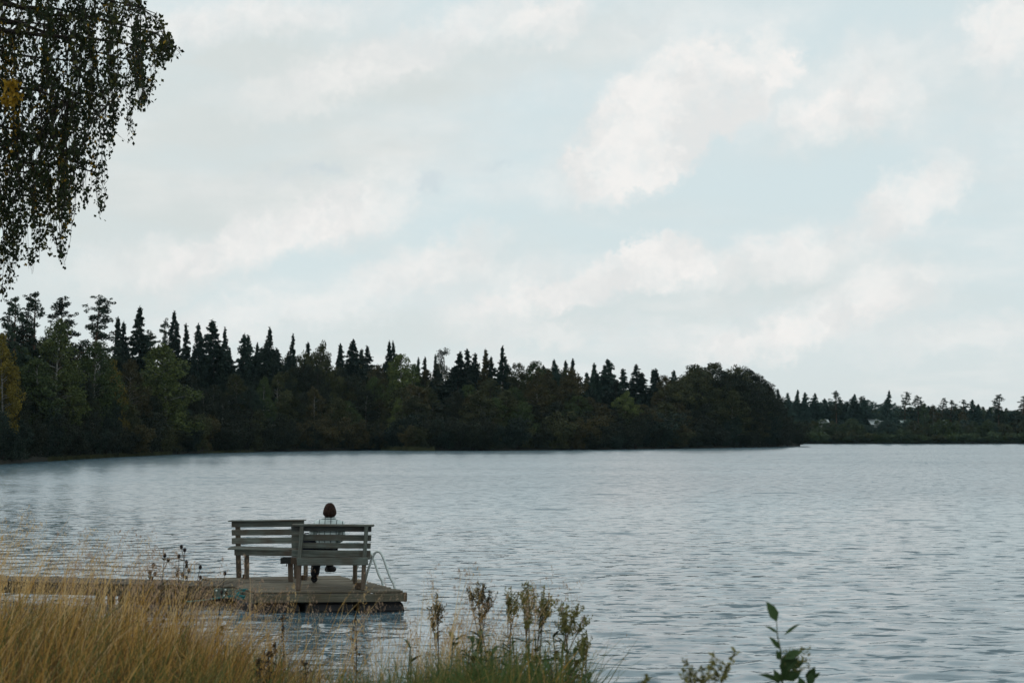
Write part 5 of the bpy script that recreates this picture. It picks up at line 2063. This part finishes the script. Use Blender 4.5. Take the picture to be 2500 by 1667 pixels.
for x, tips_, d, label in ((1710, [(1672, 1608), (1690, 1628), (1664, 1632), (1715, 1630), (1742, 1588), (1760, 1612), (1795, 1592), (1782, 1618), (1720, 1650)], 5.4,
                            'low olive flowering plant near the bottom edge beside the sapling'),
                           (1577, [(1576, 1652), (1568, 1662)], 5.4, 'tiny plant tip just showing at the bottom edge')):
    p0 = ground_under(x, d)
    root = empty('flowering_herb', p0, label, 'herb', 'flowering herbs on the bank')
    top = at(x + 8, 1650, d) if len(tips_) > 2 else at(*tips_[0], d)
    m = MB()
    m.tube(curve_pts(p0, top, 0.01, 5), 0.003, 5)
    m.build('stem', M['stem_green'], root)
    for i, tp_ in enumerate(tips_):
        T = at(*tp_, d + g.uniform(-0.05, 0.05))
        j = p0.lerp(top, 0.8)
        m = MB()
        m.tube([j, j.lerp(T, 0.6) + Vector((0, 0, -0.006)), T], 0.0015, 4)
        m.build('branch', M['stem_green'], root)
        nn_ = 60
        t = g.uniform(0, 1, nn_)
        c = np.array(T)[None] + (np.array(j) - np.array(T))[None] * (t[:, None] * 0.4) + g.normal(0, 0.007, (nn_, 3))
        v, f = quads_from(c, g.normal(0, 0.005, (nn_, 3)), g.normal(0, 0.004, (nn_, 3)))
        link('panicle', np_mesh('panicle', v - np.array(wpos(root)), f, mats=[M['panicle']]), root)['kind'] = 'stuff'

# ------------------------------------------------------------------ weeping birch on the near bank
M['birch_leaf'] = foliage('near birch leaves', (0.011, 0.019, 0.009), (0.030, 0.043, 0.016), 1.2, trans=0.08)
M['birch_leaf_light'] = foliage('lighter near birch leaves', (0.034, 0.040, 0.012), (0.075, 0.072, 0.020), 1.2, trans=0.15)
M['birch_leaf_gold'] = foliage('golden near birch leaves', (0.20, 0.12, 0.012), (0.38, 0.23, 0.025), 2.0, trans=0.3)
g = np.random.RandomState(12)
TX, TY = -8.6, 15.6
tz = bank_z(TX, TY)
bir = empty('weeping_birch', (TX, TY, tz - 0.05), 'weeping birch whose leafy twigs hang into the picture from above', 'tree')
m = MB()
trunk_pts = [Vector((TX, TY, tz - 0.4)), Vector((TX + 0.05, TY, 2.4)), Vector((TX + 0.2, TY + 0.1, 5.0)), Vector((TX + 0.1, TY + 0.1, 8.0)), Vector((TX + 0.3, TY, 11.5)), Vector((TX + 0.5, TY, 13.5))]
m.tube(trunk_pts, [0.24, 0.2, 0.16, 0.12, 0.07, 0.02], 10)
m.build('trunk', M['birch_bark'], bir, True)
limbs = []
LIMB_ENDS = [(420, 120, 0.2), (372, 80, 0.8), (345, 20, -0.4), (330, 150, 1.2), (300, 60, 0.5), (260, 260, -0.3), (250, -60, 0.3), (200, 150, 0.9), (160, 330, 0.1), (120, 60, -0.6),
             (60, 420, 0.6), (20, 230, 1.4), (330, -140, 0.2), (90, -160, 0.9), (-60, 500, 0.2), (-120, 200, -0.5), (180, -250, 0.6), (230, 420, 0.5), (20, -40, -1.0), (-40, 640, 0.7)]
m = MB()
for x, y, dd in LIMB_ENDS:
    E = at(x, y, TY + dd)
    z_start = min(max(E.z + g.uniform(-1.6, -0.3), 2.6), 12.5)
    k = max(0, min(4, int((z_start) / 2.8)))
    S = Vector((TX + 0.15, TY + 0.05, z_start))
    L = (E - S).length
    pts_ = []
    for i in range(11):
        t = i / 10
        p = S.lerp(E, t) + Vector((0, 0, 0.20 * L * math.sin(math.pi * t) * (1 - 0.35 * t))) + Vector(g.normal(0, 0.04, 3)) * (0 if i in (0, 10) else 1)
        pts_.append(p)
    limbs.append(pts_)
    m.tube(pts_, [max(0.008, 0.065 * (1 - t / 10.5)) for t in range(11)], 6)
m.build('branches', M['twig'], bir, True)
LOW = [(-260, 780), (0, 735), (28, 700), (45, 640), (62, 640), (85, 688), (105, 590), (118, 560), (138, 655), (158, 660), (172, 560), (200, 505), (222, 500), (240, 555), (262, 545), (268, 440),
       (276, 360), (300, 350), (328, 372), (334, 320), (356, 300), (366, 240), (374, 180), (415, 150), (428, 120)]
HIGH = [(-260, -300), (310, -160), (336, -30), (352, 40), (372, 85), (405, 105), (428, 112)]
lp = np.array([list(p) for pts_ in limbs for p in pts_[2:]])
tw = MB()
LC, LA, LB, LI = [], [], [], []
ns = 0
RAG = np.where(g.uniform(size=80) < 0.45, 0.0, g.uniform(0.0, 0.17, 80))
RAG[:38] *= 0.4
while ns < 820:
    x = g.uniform(-240, 426)
    lo, hi = lerp_tab(LOW, x), lerp_tab(HIGH, x)
    lo -= RAG[int((x + 300) // 11)] * (lo - hi)
    if g.uniform() > 0.55 + 0.45 * (1 - max(0, x) / 434) and x < 330:
        continue
    dd = TY + g.uniform(-1.3, 1.7)
    y0 = hi + (lo - hi) * g.uniform(0, 0.92)
    ln_px = g.uniform(110, 330)
    y1 = min(lo + g.uniform(-14, 4), y0 + ln_px)
    if y1 - y0 < 40:
        y0 = max(hi, y1 - 60)
    if 250 < x < 262 and g.uniform() < 0.7:
        continue
    if x > 290 and g.uniform() < (0.55 if x < 370 else 0.75):
        continue
    if 222 < x < 268 and 215 < y0 < 340:
        continue
    P0, P1 = at(x + g.uniform(-10, 6), y0, dd), at(x, y1, dd + g.uniform(-0.15, 0.15))
    k = int(np.argmin(np.linalg.norm(lp - np.array(P0), axis=1) + 0.8 * np.maximum(0, P0.z - lp[:, 2])))
    Q = Vector(lp[k])
    conn = [Q, Q.lerp(P0, 0.5) + Vector((0, 0, 0.12 * (Q - P0).length)), P0]
    swing = Vector((g.normal(0, 0.06), g.normal(0, 0.06), 0))
    hang = [P0.lerp(P1, t) + swing * math.sin(math.pi * t) for t in (0.25, 0.5, 0.75, 1.0)]
    tw.tube(conn + hang, [0.006, 0.0045, 0.0035, 0.003, 0.0025, 0.002, 0.0015], 3, False)
    path = np.array([list(p) for p in conn[1:] + hang])
    seg = np.linalg.norm(np.diff(path, axis=0), axis=1)
    tot = seg.sum()
    nl = int(tot / 0.023)
    s = np.sort(g.uniform(0, tot, nl))
    cum = np.concatenate([[0], np.cumsum(seg)])
    pp = np.stack([np.interp(s, cum, path[:, i]) for i in range(3)], -1) + g.normal(0, 0.024 if x < 320 else 0.032, (nl, 3))
    a = g.normal(0, 0.55, (nl, 3))
    a[:, 2] -= 0.9
    sz = g.uniform(0.017, 0.031, (nl, 1))
    a = unit(a) * sz
    bb = unit(np.cross(a, g.normal(0, 1, (nl, 3)))) * sz * 0.68
    hx_ = 1250 + pp[:, 0] / pp[:, 1] * F
    hy_ = 1058 - (pp[:, 2] - CAMZ) / pp[:, 1] * F
    keep = np.sin(hx_ * 0.085 + 1.3 * np.sin(hy_ * 0.021)) * np.sin(hy_ * 0.043 + 0.9 * np.sin(hx_ * 0.05) + 2) + 0.5 * np.sin(hx_ * 0.19 + hy_ * 0.11) > -0.92
    pp, a, bb = pp[keep], a[keep], bb[keep]
    nl = len(pp)
    LC.append(pp), LA.append(a), LB.append(bb)
    light = g.uniform() < 0.16
    gold = g.uniform() < 0.03 or (abs(x - 30) < 16 and 120 < y0 < 240)
    LI += [2 if (gold and g.uniform() < 0.8) or g.uniform() < 0.015 else (1 if light or g.uniform() < 0.12 else 0) for _ in range(nl)]
    ns += 1
# the golden spray
for k in range(5):
    P0 = at(g.uniform(18, 40), g.uniform(185, 215), TY - 1.4)
    nl = 24
    pp = np.array(P0)[None] + np.stack([g.normal(0, 0.03, nl), g.normal(0, 0.03, nl), -g.uniform(0, 0.24, nl)], -1)
    a = g.normal(0, 0.5, (nl, 3))
    a[:, 2] -= 0.8
    a = unit(a) * 0.027
    LC.append(pp), LA.append(a), LB.append(unit(np.cross(a, g.normal(0, 1, (nl, 3)))) * 0.019)
    LI += [2] * nl
    tw.tube([Vector(lp[int(np.argmin(np.linalg.norm(lp - np.array(P0), axis=1)))]), P0, P0 - Vector((0, 0, 0.24))], 0.002, 3, False)
tw.build('twigs', M['twig'], bir)
v, f = quads_from(np.concatenate(LC), np.concatenate(LA), np.concatenate(LB))
o = link('crown', np_mesh('crown', v - np.array(wpos(bir)), f, LI, [M['birch_leaf'], M['birch_leaf_light'], M['birch_leaf_gold']]), bir)
tag(o, kind='stuff')

# ------------------------------------------------------------------ thin haze over the lake
bpy.context.view_layer.update()
top_z = max((o.matrix_world @ Vector(c_)).z for o in scene.objects if o.type == 'MESH' for c_ in o.bound_box)
hz_m = bpy.data.materials.new('haze')
hz_m.use_nodes = True
hn = hz_m.node_tree
for n in list(hn.nodes):
    hn.nodes.remove(n)
pv = hn.nodes.new('ShaderNodeVolumePrincipled')
pv.inputs['Color'].default_value = (0.55, 0.90, 1.0, 1)
pv.inputs['Density'].default_value = 0.00006
pv.inputs['Anisotropy'].default_value = 0.2
ho_ = hn.nodes.new('ShaderNodeOutputMaterial')
hn.links.new(pv.outputs[0], ho_.inputs['Volume'])
m = MB()
m.box((0, 0, (top_z + 1.0 - 2.6) / 2), (5800, 5800, top_z + 1.0 + 2.6))
tag(m.build('haze', hz_m), 'thin bluish haze lying over the lake and woods', 'haze', kind='stuff')
